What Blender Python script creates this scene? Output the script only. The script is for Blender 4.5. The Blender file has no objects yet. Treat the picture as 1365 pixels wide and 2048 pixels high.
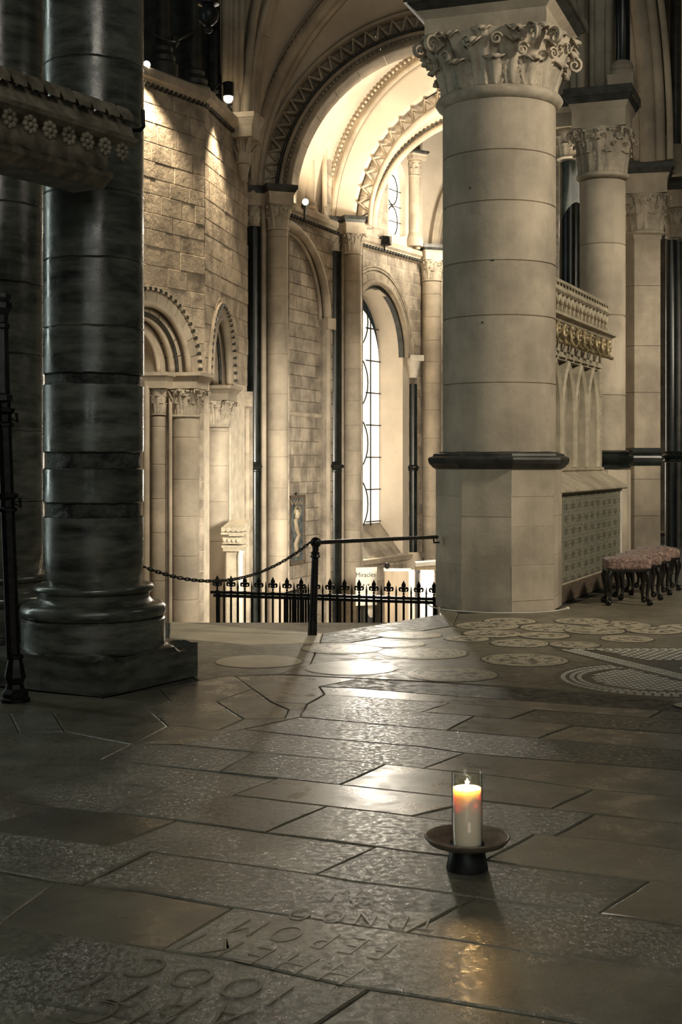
import bpy, bmesh, math, random
from mathutils import Vector, Matrix, noise
random.seed(7)
S = bpy.context.scene
C = S.collection
PI = math.pi
F = 2700.0; CX = 682.5; HY = 925.0; EYE = 1.35
# ------------------------------------------------------------------ camera, world, lights, exposure
cd = bpy.data.cameras.new('camera'); cam = bpy.data.objects.new('camera', cd); C.objects.link(cam)
cam.location = (0, 0, EYE); cam.rotation_euler = (PI/2, 0, 0)
cd.sensor_fit = 'HORIZONTAL'; cd.sensor_width = 36; cd.lens = 36*F/1365
cd.shift_y = -(1024-HY)/1365; cd.clip_end = 200
S.camera = cam
S.view_settings.view_transform = 'Standard'; S.view_settings.look = 'None'
S.view_settings.gamma = 1; S.view_settings.use_curve_mapping = False
S.view_settings.exposure = 0.0
wd = bpy.data.worlds.new('world'); S.world = wd; wd.use_nodes = True
bg = wd.node_tree.nodes['Background']; bg.inputs[0].default_value = (.55, .62, .56, 1); bg.inputs[1].default_value = .04
WARM = (1, .80, .54); PALE = (1, .88, .69); DAY = (1, .92, .78)
def lamp(name, kind, loc, power, color=WARM, target=None, size=.2, spot=60, blend=.5, size_y=None):
    l = bpy.data.lights.new(name, kind); l.energy = power; l.color = color
    if kind == 'AREA':
        l.size = size
        if size_y: l.shape = 'RECTANGLE'; l.size_y = size_y
    else: l.shadow_soft_size = size
    if kind == 'SPOT': l.spot_size = math.radians(spot); l.spot_blend = blend
    o = bpy.data.objects.new(name, l); C.objects.link(o); o.location = loc
    if target is not None:
        o.rotation_euler = (Vector(target)-Vector(loc)).to_track_quat('-Z', 'Y').to_euler()
    return o
def X(px, Y): return (px-CX)*Y/F
def Z(py, Y): return EYE-(py-HY)*Y/F
def W(px, py, Y): return Vector((X(px, Y), Y, Z(py, Y)))
def G(px, py):
    Y = EYE*F/(py-HY); return Vector((X(px, Y), Y, 0))
lamp('right_spot', 'SPOT', (7.5, 8.5, 6.2), 1700, PALE, (1.6, 13.2, 2.2), .5, 75, .8)
lamp('aisle_spot', 'SPOT', (8.8, 12.0, 4.6), 1050, PALE, (4.0, 18.6, 1.9), .4, 62, .9)
lamp('pier_fill', 'SPOT', (9.5, 16.5, 3.8), 900, PALE, (4.6, 20.3, 2.9), .4, 40, .8)  # fill added to brighten the third pier, no fixture there
lamp('nave_fill', 'AREA', (2.5, -4, 7.0), 260, (1, .93, .80), (1.6, 11, 0), 4)
lamp('nave_window', 'AREA', (-7.2, 10.8, 3.2), 110, (.86, 1, .93), (-1.5, 8.4, 2.2), .5, size_y=6.5)
lamp('nave_window', 'AREA', (-2.6, -7, 4.5), 55, (.9, 1, .92), (-1.5, 8.4, 2.2), .5, size_y=5)
lamp('nave_window', 'AREA', (.6, -7, 4.5), 50, (.9, 1, .92), (-1.5, 8.4, 2.2), .4, size_y=5)
lamp('wall_spot', 'SPOT', (-2.75, 19.65, 7.15), 620, WARM, (-2.55, 20.65, 2.6), .05, 85, .8)
lamp('wall_spot', 'SPOT', (-1.72, 21.55, 7.1), 520, WARM, (-2.02, 22.2, 3.0), .05, 70, .8)
lamp('stair_wash', 'SPOT', (-.9, 17.5, 5.5), 850, PALE, (-2.2, 21.5, .2), .4, 62, .9)
lamp('apse_spot', 'SPOT', (-.45, 25.2, 6.6), 300, WARM, (1.0, 27.6, 9.3), .06, 120, .6)
lamp('vault_wash', 'SPOT', (2.3, 26.0, 5.2), 1300, PALE, (1.6, 28.6, 9.3), .3, 115, .8)  # unseen fill set behind the big column to brighten the vault
lamp('stair_hall_fill', 'SPOT', (1.9, 15.6, 1.2), 5000, DAY, (-.9, 26, -.7), .6, 58, .9)  # unseen fill behind the big column, added to light the lower piers
lamp('window_daylight', 'AREA', (.66, 28.8, 2.5), 330, DAY, (-.1, 14, 0), .45, size_y=4.6)
lamp('far_bay_fill', 'POINT', (2.75, 29.6, 6.4), 260, PALE, size=.3)  # added fill, hidden by the big column, to lift the far bay
lamp('rib_fill', 'AREA', (3.2, 17, 4.5), 24, PALE, (-.3, 23, 9), 1.5)  # area fill added for the ribs

# ------------------------------------------------------------------ materials
def ramp(nt, fac, stops):
    r = nt.nodes.new('ShaderNodeValToRGB'); nt.links.new(fac, r.inputs[0])
    e = r.color_ramp.elements
    while len(e) < len(stops): e.new(.5)
    for i, (p, c) in enumerate(stops): e[i].position = p; e[i].color = (*c, 1)
    return r.outputs[0]
def noi(nt, co, scale, detail=5, rough=.55, stretch=None):
    n = nt.nodes.new('ShaderNodeTexNoise'); n.inputs['Scale'].default_value = scale
    n.inputs['Detail'].default_value = detail; n.inputs['Roughness'].default_value = rough
    if stretch:
        m = nt.nodes.new('ShaderNodeMapping'); m.inputs['Scale'].default_value = stretch
        nt.links.new(co, m.inputs[0]); co = m.outputs[0]
    nt.links.new(co, n.inputs['Vector']); return n.outputs['Fac']
def mixc(nt, f, a, b, mode='MIX'):
    m = nt.nodes.new('ShaderNodeMix'); m.data_type = 'RGBA'; m.blend_type = mode
    for sock, v in ((m.inputs[0], f), (m.inputs[6], a), (m.inputs[7], b)):
        if isinstance(v, (int, float)): sock.default_value = v
        elif isinstance(v, tuple): sock.default_value = (*v, 1)
        else: nt.links.new(v, sock)
    return m.outputs[2]
def mat(name, col, rough=.8, metal=0, var=.25, scale=2.0, bump=.3, bscale=25, fine=None, stretch=None,
        roughvar=0, spec=.5, rnd=.12, dark=None, pits=0, coat=0, bdist=.01, streak=0):
    m = bpy.data.materials.new(name); m.use_nodes = True; nt = m.node_tree
    b = nt.nodes['Principled BSDF']; g = nt.nodes.new('ShaderNodeNewGeometry'); co = g.outputs['Position']
    oi = nt.nodes.new('ShaderNodeObjectInfo')
    lo = tuple(c*(1-var) for c in col); hi = tuple(min(1, c*(1+var*.7)) for c in col)
    dk = dark or tuple(c*(1-var*1.8) for c in col)
    f = noi(nt, co, scale, 7, .62, stretch)
    c = ramp(nt, f, [(.28, dk), (.42, lo), (.62, hi)])
    if streak:
        c = mixc(nt, streak, c, ramp(nt, noi(nt, co, 3.0, 5, .6, (1.2, 1.2, .12)), [(.35, (.35, .35, .35)), (.6, (1, 1, 1))]), 'MULTIPLY')
    if rnd:
        c = mixc(nt, 1, c, ramp(nt, oi.outputs['Random'], [(0, (1-rnd,)*3), (1, (1, 1, 1))]), 'MULTIPLY')
    if fine:
        c = mixc(nt, fine, c, ramp(nt, noi(nt, co, 70, 4, .7), [(.35, (.25, .25, .25)), (.6, (1, 1, 1))]), 'MULTIPLY')
    nt.links.new(c, b.inputs['Base Color'])
    b.inputs['Metallic'].default_value = metal; b.inputs['Roughness'].default_value = rough
    b.inputs['Specular IOR Level'].default_value = spec
    if coat: b.inputs['Coat Weight'].default_value = coat; b.inputs['Coat Roughness'].default_value = .12
    h = noi(nt, co, bscale, 8, .65)
    if roughvar:
        rr = nt.nodes.new('ShaderNodeMapRange'); nt.links.new(noi(nt, co, bscale*.35, 6, .7), rr.inputs[0])
        rr.inputs[1].default_value = .38; rr.inputs[2].default_value = .6
        rr.inputs[3].default_value = rough; rr.inputs[4].default_value = min(1, rough+roughvar)
        nt.links.new(rr.outputs[0], b.inputs['Roughness'])
    if pits:
        pr = ramp(nt, noi(nt, co, bscale*.6, 8, .75, (1, .55, 1)), [(.40, (0, 0, 0)), (.50, (1, 1, 1))])
        ms = ramp(nt, noi(nt, co, 1.1, 3, .5), [(.42, (0, 0, 0)), (.6, (1, 1, 1))])
        hh = mixc(nt, ms, (1, 1, 1), pr); h = mixc(nt, .12, hh, h)
    if bump:
        bp = nt.nodes.new('ShaderNodeBump'); bp.inputs['Strength'].default_value = bump; bp.inputs['Distance'].default_value = bdist
        nt.links.new(h, bp.inputs['Height']); nt.links.new(bp.outputs[0], b.inputs['Normal'])
    return m
def emit(name, col, st):
    m = bpy.data.materials.new(name); m.use_nodes = True; b = m.node_tree.nodes['Principled BSDF']
    b.inputs['Base Color'].default_value = (*col, 1); b.inputs['Emission Color'].default_value = (*col, 1); b.inputs['Emission Strength'].default_value = st
    return m
M = {}
M['stone'] = mat('pale_stone', (.52, .44, .335), .82, var=.22, scale=1.3, bump=.35, bscale=18, rnd=.14, streak=.25)
M['stone2'] = mat('warm_stone', (.47, .40, .31), .85, var=.3, scale=2.6, bump=.8, bscale=9, rnd=.35, bdist=.02)
M['ashlar'] = mat('tooled_ashlar', (.50, .42, .32), .88, var=.3, scale=3.0, bump=1.0, bscale=9, rnd=.2, bdist=.04)
M['carve'] = mat('carved_stone', (.50, .43, .33), .8, var=.25, scale=3.5, bump=.3, bscale=30, rnd=.1)
M['mortar'] = mat('mortar', (.62, .54, .42), .95, var=.15, scale=5, bump=.3, rnd=0)
M['plaster'] = mat('vault_plaster', (.58, .50, .40), .9, var=.12, scale=.8, bump=.15, bscale=6, rnd=0)
M['marble'] = mat('dark_polished_marble', (.100, .108, .090), .17, var=.5, scale=8.0, bump=.12, bscale=14, roughvar=.22, rnd=.35, stretch=(.35, .35, 1.6), spec=.7)
M['marbler'] = mat('rough_broken_marble', (.055, .062, .054), .6, var=.6, scale=14, bump=1.0, bscale=12, rnd=.1, bdist=.04)
M['black'] = mat('black_marble', (.012, .016, .014), .28, var=.5, scale=4, bump=.1, bscale=12, rnd=.1)
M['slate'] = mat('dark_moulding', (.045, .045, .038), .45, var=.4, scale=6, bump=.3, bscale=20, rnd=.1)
M['joint'] = mat('floor_joint', (.05, .045, .035), .9, var=.4, scale=8, bump=.4, rnd=0)
M['slab'] = mat('worn_floor_slab', (.155, .148, .108), .25, var=.26, scale=3.5, bump=.6, bscale=105, roughvar=.28, rnd=.35, fine=.3, pits=1, bdist=.003, spec=.95)
M['slabs'] = mat('smooth_floor_slab', (.16, .148, .108), .22, var=.2, scale=2.0, bump=.12, bscale=14, roughvar=.18, rnd=.25, fine=.2, bdist=.004, spec=.95)
M['pave'] = mat('mosaic_ground', (.235, .205, .145), .32, var=.2, scale=2.4, bump=.2, bscale=30, roughvar=.2, rnd=.15, fine=.2, bdist=.005)
M['speck'] = mat('speckled_border_stone', (.12, .115, .09), .35, var=.5, scale=22, bump=.5, bscale=40, roughvar=.25, rnd=0, fine=.5, pits=1, bdist=.005)
M['inlay'] = mat('pale_inlay', (.58, .50, .36), .36, var=.15, scale=4, bump=.12, bscale=25, rnd=.12, bdist=.004)
M['inlayd'] = mat('dark_inlay', (.065, .062, .046), .35, var=.3, scale=9, bump=.15, rnd=.2)
M['tile'] = mat('white_tessera', (.95, .88, .74), .5, var=.15, scale=12, bump=.1, rnd=0)
M['iron'] = mat('black_iron', (.012, .012, .012), .38, metal=.6, var=.4, scale=20, bump=.15, rnd=0)
M['bronze'] = mat('dark_bronze', (.02, .022, .022), .4, metal=.3, var=.4, scale=12, bump=.1, rnd=0)
M['wood'] = mat('pale_timber', (.40, .31, .205), .55, var=.15, scale=6, bump=.1, rnd=0, stretch=(1, 1, .1))
M['woodd'] = mat('dark_timber', (.016, .014, .012), .25, var=.4, scale=10, bump=.1, rnd=0)
M['turned'] = mat('turned_wood', (.15, .115, .085), .42, var=.3, scale=14, bump=.15, rnd=0, stretch=(1, 1, 3))
M['gilt'] = mat('gilded_carving', (.50, .40, .23), .45, metal=.35, var=.5, scale=18, bump=.4, rnd=.2)
M['sand'] = mat('buff_stone', (.50, .435, .32), .75, var=.18, scale=5, bump=.2, rnd=.06)
M['white'] = mat('white_paint', (.75, .70, .60), .6, var=.1, scale=5, bump=.05, rnd=0)
M['ink'] = mat('ink', (.05, .05, .045), .7, var=.1, bump=0, rnd=0)
M['glasslit'] = emit('daylit_glass', (1, .955, .83), 1.02)
M['lamp_on'] = emit('lit_bulb', (1, .88, .66), 40)
M['flame'] = emit('flame', (1, .62, .22), 22)
def wax():
    m = mat('wax', (.93, .79, .70), .4, var=.05, bump=0, rnd=0); b = m.node_tree.nodes['Principled BSDF']
    b.inputs['Subsurface Weight'].default_value = 1; b.inputs['Subsurface Radius'].default_value = (1, .62, .36); b.inputs['Subsurface Scale'].default_value = .045
    return m
M['wax'] = wax()
def glass():
    m = bpy.data.materials.new('clear_glass'); m.use_nodes = True; nt = m.node_tree; nt.nodes.clear()
    o = nt.nodes.new('ShaderNodeOutputMaterial'); mx = nt.nodes.new('ShaderNodeMixShader')
    t = nt.nodes.new('ShaderNodeBsdfTransparent'); t.inputs[0].default_value = (.96, .97, .94, 1)
    g = nt.nodes.new('ShaderNodeBsdfGlossy'); g.inputs['Roughness'].default_value = .03
    lw = nt.nodes.new('ShaderNodeLayerWeight'); lw.inputs[0].default_value = .5
    pw = nt.nodes.new('ShaderNodeMath'); pw.operation = 'POWER'; pw.inputs[1].default_value = 3.2; nt.links.new(lw.outputs['Facing'], pw.inputs[0])
    ml = nt.nodes.new('ShaderNodeMath'); ml.operation = 'MULTIPLY_ADD'; ml.inputs[1].default_value = .85; ml.inputs[2].default_value = .03; nt.links.new(pw.outputs[0], ml.inputs[0])
    nt.links.new(ml.outputs[0], mx.inputs[0]); nt.links.new(t.outputs[0], mx.inputs[1]); nt.links.new(g.outputs[0], mx.inputs[2]); nt.links.new(mx.outputs[0], o.inputs[0])
    return m
M['glass'] = glass()
def damask():
    m = bpy.data.materials.new('red_damask'); m.use_nodes = True; nt = m.node_tree; b = nt.nodes['Principled BSDF']
    g = nt.nodes.new('ShaderNodeNewGeometry')
    c = ramp(nt, noi(nt, g.outputs['Position'], 17, 4, .55), [(.44, (.30, .20, .155)), (.50, (.10, .045, .04)), (.58, (.34, .24, .185))])
    nt.links.new(c, b.inputs['Base Color']); b.inputs['Roughness'].default_value = .75; b.inputs['Sheen Weight'].default_value = .3
    return m
M['damask'] = damask()
def diaper():      # patterned green panel: small repeated motifs
    m = bpy.data.materials.new('stencilled_green_panel'); m.use_nodes = True; nt = m.node_tree; b = nt.nodes['Principled BSDF']
    tc = nt.nodes.new('ShaderNodeTexCoord'); mp = nt.nodes.new('ShaderNodeMapping'); nt.links.new(tc.outputs['UV'], mp.inputs[0])
    mp.inputs['Scale'].default_value = (11, 7, 1)
    v = nt.nodes.new('ShaderNodeTexVoronoi'); v.feature = 'F1'; v.inputs['Randomness'].default_value = .12; v.inputs['Scale'].default_value = 1
    nt.links.new(mp.outputs[0], v.inputs['Vector'])
    v2 = nt.nodes.new('ShaderNodeTexVoronoi'); v2.inputs['Randomness'].default_value = .3; v2.inputs['Scale'].default_value = 3.4
    nt.links.new(mp.outputs[0], v2.inputs['Vector'])
    a = ramp(nt, v.outputs['Distance'], [(.22, (.6, .6, .6)), (.34, (1, 1, 1))]); d = ramp(nt, v2.outputs['Distance'], [(.2, (.45, .45, .45)), (.35, (1, 1, 1))])
    c = mixc(nt, 1, mixc(nt, 1, (.235, .225, .165), a, 'MULTIPLY'), d, 'MULTIPLY')
    nt.links.new(c, b.inputs['Base Color']); b.inputs['Roughness'].default_value = .7
    return m
M['diaper'] = diaper()
def roundel_mat():
    m = bpy.data.materials.new('figured_roundel'); m.use_nodes = True; nt = m.node_tree; b = nt.nodes['Principled BSDF']
    g = nt.nodes.new('ShaderNodeNewGeometry'); co = g.outputs['Position']
    c = ramp(nt, noi(nt, co, 15, 5, .6, (1, .8, 1)), [(.45, (.09, .08, .06)), (.49, (.54, .47, .34)), (.75, (.46, .40, .29))])
    nt.links.new(c, b.inputs['Base Color']); b.inputs['Roughness'].default_value = .36
    bp = nt.nodes.new('ShaderNodeBump'); bp.inputs['Strength'].default_value = .2; bp.inputs['Distance'].default_value = .004
    nt.links.new(noi(nt, co, 30), bp.inputs['Height']); nt.links.new(bp.outputs[0], b.inputs['Normal'])
    return m
M['roundel'] = roundel_mat()

# ------------------------------------------------------------------ object helpers
def obj(name, me, m=None, parent=None, smooth=False, kind=None, label=None, loc=None, rotz=None):
    if isinstance(me, bmesh.types.BMesh):
        bm = me; bmesh.ops.recalc_face_normals(bm, faces=bm.faces)
        me = bpy.data.meshes.new(name); bm.to_mesh(me); bm.free()
        if m: me.materials.append(M[m] if isinstance(m, str) else m)
        if smooth:
            me.shade_smooth()
            if smooth != 'all': me.set_sharp_from_angle(angle=math.radians(38))
    o = bpy.data.objects.new(name, me); C.objects.link(o)
    if loc is not None: o.location = loc
    if rotz: o.rotation_euler.z = rotz
    if parent: o.parent = parent
    if kind: o['kind'] = kind
    if label: o['label'] = label
    return o
def thing(name, label, cat, loc=(0, 0, 0), rotz=0, group=None):
    o = bpy.data.objects.new(name, None); C.objects.link(o); o.location = loc; o.rotation_euler.z = rotz; o.empty_display_size = .1
    o['label'] = label; o['category'] = cat
    if group: o['group'] = group
    return o
def struct(name, label=None, cat='structure'):
    o = bpy.data.objects.new(name, None); C.objects.link(o); o['kind'] = 'structure'
    if label: o['label'] = label; o['category'] = cat
    return o
def copy_tree(o, parent=None):
    c = o.copy(); C.objects.link(c)
    if parent: c.parent = parent
    for ch in list(o.children): copy_tree(ch, c)
    return c
def BM(): return bmesh.new()
def box(bm, cx, cy, cz, sx, sy, sz, rot=0, taper=1.0):
    vs = []
    for dz, t in ((-.5, 1), (.5, taper)):
        for dx, dy in ((-.5, -.5), (.5, -.5), (.5, .5), (-.5, .5)):
            x, y = dx*sx*t, dy*sy*t; c, s = math.cos(rot), math.sin(rot)
            vs.append(bm.verts.new((cx+x*c-y*s, cy+x*s+y*c, cz+dz*sz)))
    for f in ((3, 2, 1, 0), (4, 5, 6, 7), (0, 1, 5, 4), (1, 2, 6, 5), (2, 3, 7, 6), (3, 0, 4, 7)): bm.faces.new([vs[i] for i in f])
def prism(bm, poly, z0, z1):
    a = [bm.verts.new((p[0], p[1], z0)) for p in poly]; b = [bm.verts.new((p[0], p[1], z1)) for p in poly]
    n = len(poly); bm.faces.new(a[::-1]); bm.faces.new(b)
    for i in range(n): bm.faces.new((a[i], a[(i+1) % n], b[(i+1) % n], b[i]))
def lathe(bm, prof, n=32, cx=0, cy=0, cap=True, a0=0, a1=2*PI):
    full = abs(a1-a0-2*PI) < 1e-6; k = n if full else n+1
    rings = []
    for r, z in prof:
        rings.append([bm.verts.new((cx+r*math.cos(a0+(a1-a0)*i/n), cy+r*math.sin(a0+(a1-a0)*i/n), z)) for i in range(k)])
    for a, b in zip(rings, rings[1:]):
        for i in range(n): bm.faces.new((a[i], a[(i+1) % k], b[(i+1) % k], b[i]))
    if cap and full:
        if prof[0][0] > 1e-5: bm.faces.new(rings[0][::-1])
        if prof[-1][0] > 1e-5: bm.faces.new(rings[-1])
def cyl(bm, cx, cy, z0, z1, r0, r1=None, n=24): lathe(bm, [(r0, z0), (r1 if r1 is not None else r0, z1)], n, cx, cy)
def sweep(bm, pts, U, V, prof, cap=True, scale=None):
    """profile (u,v) swept on pts, frames U[i], V[i]"""
    rings = []
    for i, p in enumerate(pts):
        s = scale[i] if scale else 1
        v = V[i] if isinstance(V, list) else V
        rings.append([bm.verts.new(p+U[i]*a*s+v*b*s) for a, b in prof])
    n = len(prof)
    for a, b in zip(rings, rings[1:]):
        for i in range(n): bm.faces.new((a[i], a[(i+1) % n], b[(i+1) % n], b[i]))
    if cap: bm.faces.new(rings[0][::-1]); bm.faces.new(rings[-1])
def tube(bm, pts, r, n=8, scale=None, up=Vector((0, 0, 1))):
    pts = [Vector(p) for p in pts]; U = []; V = []
    for i in range(len(pts)):
        t = (pts[min(i+1, len(pts)-1)]-pts[max(i-1, 0)]).normalized()
        u = t.cross(up)
        if u.length < .05: u = t.cross(Vector((1, 0, 0)))
        u.normalize(); U.append(u); V.append(t.cross(u).normalized())
    # keep frames consistent
    for i in range(1, len(U)):
        if U[i].dot(U[i-1]) < 0: U[i] = -U[i]; V[i] = -V[i]
    sweep(bm, pts, U, V, [(r*math.cos(2*PI*k/n), r*math.sin(2*PI*k/n)) for k in range(n)], True, scale)
def ball(bm, c, r, seg=8, sz=1.0):
    res = bmesh.ops.create_uvsphere(bm, u_segments=seg, v_segments=max(4, seg//2+1), radius=r)
    for v in res['verts']: v.co = Vector((v.co.x, v.co.y, v.co.z*sz))+Vector(c)
def grid(bm, fn, nu, nv, thick=None):
    vs = [[bm.verts.new(fn(i/nu, j/nv)) for j in range(nv+1)] for i in range(nu+1)]
    for i in range(nu):
        for j in range(nv): bm.faces.new((vs[i][j], vs[i+1][j], vs[i+1][j+1], vs[i][j+1]))

def drums(root, cx, cy, r, zs, m='stone', n=40, gap=.004, wob=.002, vary=0, ms=None, phase=0):
    """stacked drums of a shaft, each one a part"""
    for k, (z0, z1) in enumerate(zip(zs, zs[1:])):
        bm = BM(); rr = r*(1+random.uniform(-vary, vary))
        g = gap
        lathe(bm, [(rr-.010, z0+g*.3), (rr, z0+g+.006), (rr, z1-g-.006), (rr-.010, z1-g*.3)], n)
        obj('drum', bm, (ms[k] if ms else m), root, 'auto', loc=(cx, cy, 0))
    bm = BM(); cyl(bm, 0, 0, zs[0], zs[-1], r-.011, n=n)
    obj('core', bm, 'mortar' if m.startswith('st') else 'joint', root, 'auto', loc=(cx, cy, 0))

def leaf_mesh(h, w, r0, bulge, curl, lobes=5, nu=22, nv=12, name='leaf', tipw=.35):
    """acanthus leaf rising h from z=0 at radius r0 (points +x), outward curl at the tip"""
    bm = BM()
    def base(u):
        if u < .74:
            t = u/.74; return r0+bulge*(t**2.0)*.85, h*.95*t
        t = (u-.74)/.26; a = t*PI*.95
        return r0+bulge*.85+bulge*.15*t+curl*(1-math.cos(a))*.5, h*.95+curl*.55*math.sin(a)-curl*.15*t*t
    def fn(u, v, off=0):
        R, z = base(u); s = (v-.5)*2
        env = (.50+.50*math.sin(PI*min(.5, u*.9+.08)))
        if u > .62: env *= math.sqrt(max(.02, 1-((u-.62)/.40)**2.2))
        lob = abs(math.sin(u*PI*lobes))
        ww = w*env*(1-.42*(1-lob)**1.5*(abs(s)**1.3))
        ridge = .10*w*math.cos((s*3.5-u*1.2*(1 if s > 0 else -1))*PI)*(1-.2*abs(s))*min(1, abs(s)*4) + .17*w*math.exp(-(s*4)**2)
        cup = -abs(s)**2.4*.20*w+.05*w*lob*abs(s)
        a = s*ww/(R+.001); rr = R+ridge+cup-off
        return Vector((rr*math.cos(a), rr*math.sin(a), z-(.05*h*(1-lob)*abs(s))))
    th = w*.10
    A = [[bm.verts.new(fn(i/nu, j/nv)) for j in range(nv+1)] for i in range(nu+1)]
    B = [[bm.verts.new(fn(i/nu, j/nv, th)) for j in range(nv+1)] for i in range(nu+1)]
    for i in range(nu):
        for j in range(nv):
            bm.faces.new((A[i][j], A[i][j+1], A[i+1][j+1], A[i+1][j])); bm.faces.new((B[i][j], B[i+1][j], B[i+1][j+1], B[i][j+1]))
        bm.faces.new((A[i][0], A[i+1][0], B[i+1][0], B[i][0])); bm.faces.new((A[i][nv], B[i][nv], B[i+1][nv], A[i+1][nv]))
    for j in range(nv): bm.faces.new((A[nu][j], A[nu][j+1], B[nu][j+1], B[nu][j]))
    bmesh.ops.recalc_face_normals(bm, faces=bm.faces)
    me = bpy.data.meshes.new(name); bm.to_mesh(me); bm.free(); me.materials.append(M['carve']); me.shade_smooth(); return me
def volute_mesh(r, w, name='volute', turns=1.6):
    bm = BM(); pts = []
    for i in range(22):
        t = i/21; a = PI*.9-t*turns*2*PI; rr = r*(1-t*.82)
        pts.append(Vector((rr*math.cos(a), 0, rr*math.sin(a))))
    U = []
    for i, p in enumerate(pts): U.append(p.normalized() if p.length > 0 else Vector((1, 0, 0)))
    q = r*.2
    sweep(bm, pts, U, Vector((0, 1, 0)), [(-q*.6, -w), (q, -w*.8), (q*.4, 0), (q, w*.8), (-q*.6, w)], True, [1-.4*i/21 for i in range(22)])
    bmesh.ops.recalc_face_normals(bm, faces=bm.faces)
    me = bpy.data.meshes.new(name); bm.to_mesh(me); bm.free(); me.materials.append(M['carve']); me.shade_smooth(); me.set_sharp_from_angle(angle=.7); return me
def capital(root, cx, cy, z0, z1, r, half, rot, low=8, m='carve', rich=True, abz=None, abm='stone', abm2='slate', detail=1.0):
    """ring + bell + tiers of leaves + corner volutes + square abacus"""
    H = z1-z0
    bm = BM(); t = r*.10
    lathe(bm, [(r, z0-t*1.2), (r+t*.8, z0-t*.7), (r+t*1.2, z0), (r+t*.8, z0+t*.7), (r*.98, z0+t*1.1)], 40)
    obj('neck_ring', bm, m, root, 'all', loc=(cx, cy, 0))
    bm = BM()
    lathe(bm, [(r*.97, z0), (r*.97, z0+H*.35), (r*1.03, z0+H*.60), (r*1.15, z0+H*.82), (r*1.30, z1)], 32)
    cap = obj('capital', bm, m, root, 'all', loc=(cx, cy, 0))
    q = detail
    me1 = leaf_mesh(H*.42, r*3.0/low, r*.99, r*.12, r*.13, nu=int(22*q), nv=int(12*q))
    me2 = leaf_mesh(H*.72, r*3.0/low, r*.97, r*.20, r*.17, nu=int(22*q), nv=int(12*q))
    for i in range(low):
        obj('leaf', me1, None, cap, loc=(0, 0, z0+t), rotz=rot+PI/4+(i+.5)*2*PI/low)
        obj('leaf', me2, None, cap, loc=(0, 0, z0+t), rotz=rot+PI/4+i*2*PI/low)
    if rich:
        diag = half*1.414
        me3 = leaf_mesh(H*.93, r*.34, r*.98, max(.02, diag-r*1.22), r*.16, nu=int(24*q), nv=int(12*q))
        me4 = leaf_mesh(H*.90, r*.26, r*1.0, r*.30, r*.12, nu=int(20*q), nv=int(10*q))
        mv = volute_mesh(r*.15, r*.055); mv2 = volute_mesh(r*.10, r*.05)
        for i in range(4):
            a = rot+PI/4+i*PI/2
            obj('leaf', me3, None, cap, loc=(0, 0, z0+t), rotz=a)
            for e in (-.34, .34): obj('leaf', me4, None, cap, loc=(0, 0, z0+t), rotz=a+e)
            for e in (-.13, .13):
                R = diag*.93
                obj('volute', mv, None, cap, loc=(R*math.cos(a+e), R*math.sin(a+e), z0+H*.84), rotz=a+e*1.5)
            b = a+PI/4
            obj('leaf', me4, None, cap, loc=(0, 0, z0+t), rotz=b)
            for e, sgn in ((-.20, 0), (.20, PI), (-.55, 0), (.55, PI)):
                R = r*1.27; obj('scroll', mv2, None, cap, loc=(R*math.cos(b+e), R*math.sin(b+e), z0+H*(.80 if abs(e) < .3 else .62)), rotz=b+e+PI/2+sgn)
    # abacus: pale block with a hollow, dark slab on top
    az = abz if abz else z1+H*.35
    h = az-z1
    bm = BM()
    for q0, q1, s0, s1 in ((0, .45, .94, .94), (.45, .62, .94, 1.05)):
        za, zb = z1+h*q0, z1+h*q1
        vs = []
        for zz, s in ((za, s0), (zb, s1)):
            for dx, dy in ((-1, -1), (1, -1), (1, 1), (-1, 1)):
                x, y = dx*half*s, dy*half*s
                vs.append(bm.verts.new((x*math.cos(rot)-y*math.sin(rot), x*math.sin(rot)+y*math.cos(rot), zz)))
        for f in ((3, 2, 1, 0), (4, 5, 6, 7), (0, 1, 5, 4), (1, 2, 6, 5), (2, 3, 7, 6), (3, 0, 4, 7)): bm.faces.new([vs[i] for i in f])
    ab = obj('abacus', bm, abm, root, loc=(cx, cy, 0))
    bm = BM()
    for q0, q1, s0, s1 in ((.62, .78, 1.04, 1.16), (.78, 1.0, 1.2, 1.2)):
        za, zb = z1+h*q0, z1+h*q1
        vs = []
        for zz, s in ((za, s0), (zb, s1)):
            for dx, dy in ((-1, -1), (1, -1), (1, 1), (-1, 1)):
                x, y = dx*half*s, dy*half*s
                vs.append(bm.verts.new((x*math.cos(rot)-y*math.sin(rot), x*math.sin(rot)+y*math.cos(rot), zz)))
        for f in ((3, 2, 1, 0), (4, 5, 6, 7), (0, 1, 5, 4), (1, 2, 6, 5), (2, 3, 7, 6), (3, 0, 4, 7)): bm.faces.new([vs[i] for i in f])
    obj('abacus_slab', bm, abm2, root, loc=(cx, cy, 0))
    return cap
def basering(root, cx, cy, zc, r, m='black', k=1.0, name='base_ring'):
    bm = BM(); lathe(bm, [(r, zc-.14*k), (r+.05*k, zc-.12*k), (r+.05*k, zc-.10*k), (r+.03*k, zc-.08*k), (r+.08*k, zc-.03*k), (r+.09*k, zc), (r+.07*k, zc+.03*k), (r+.03*k, zc+.05*k), (r+.045*k, zc+.08*k), (r, zc+.10*k)], 32, cap=False)
    obj(name, bm, m, root, 'auto', loc=(cx, cy, 0))

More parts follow.
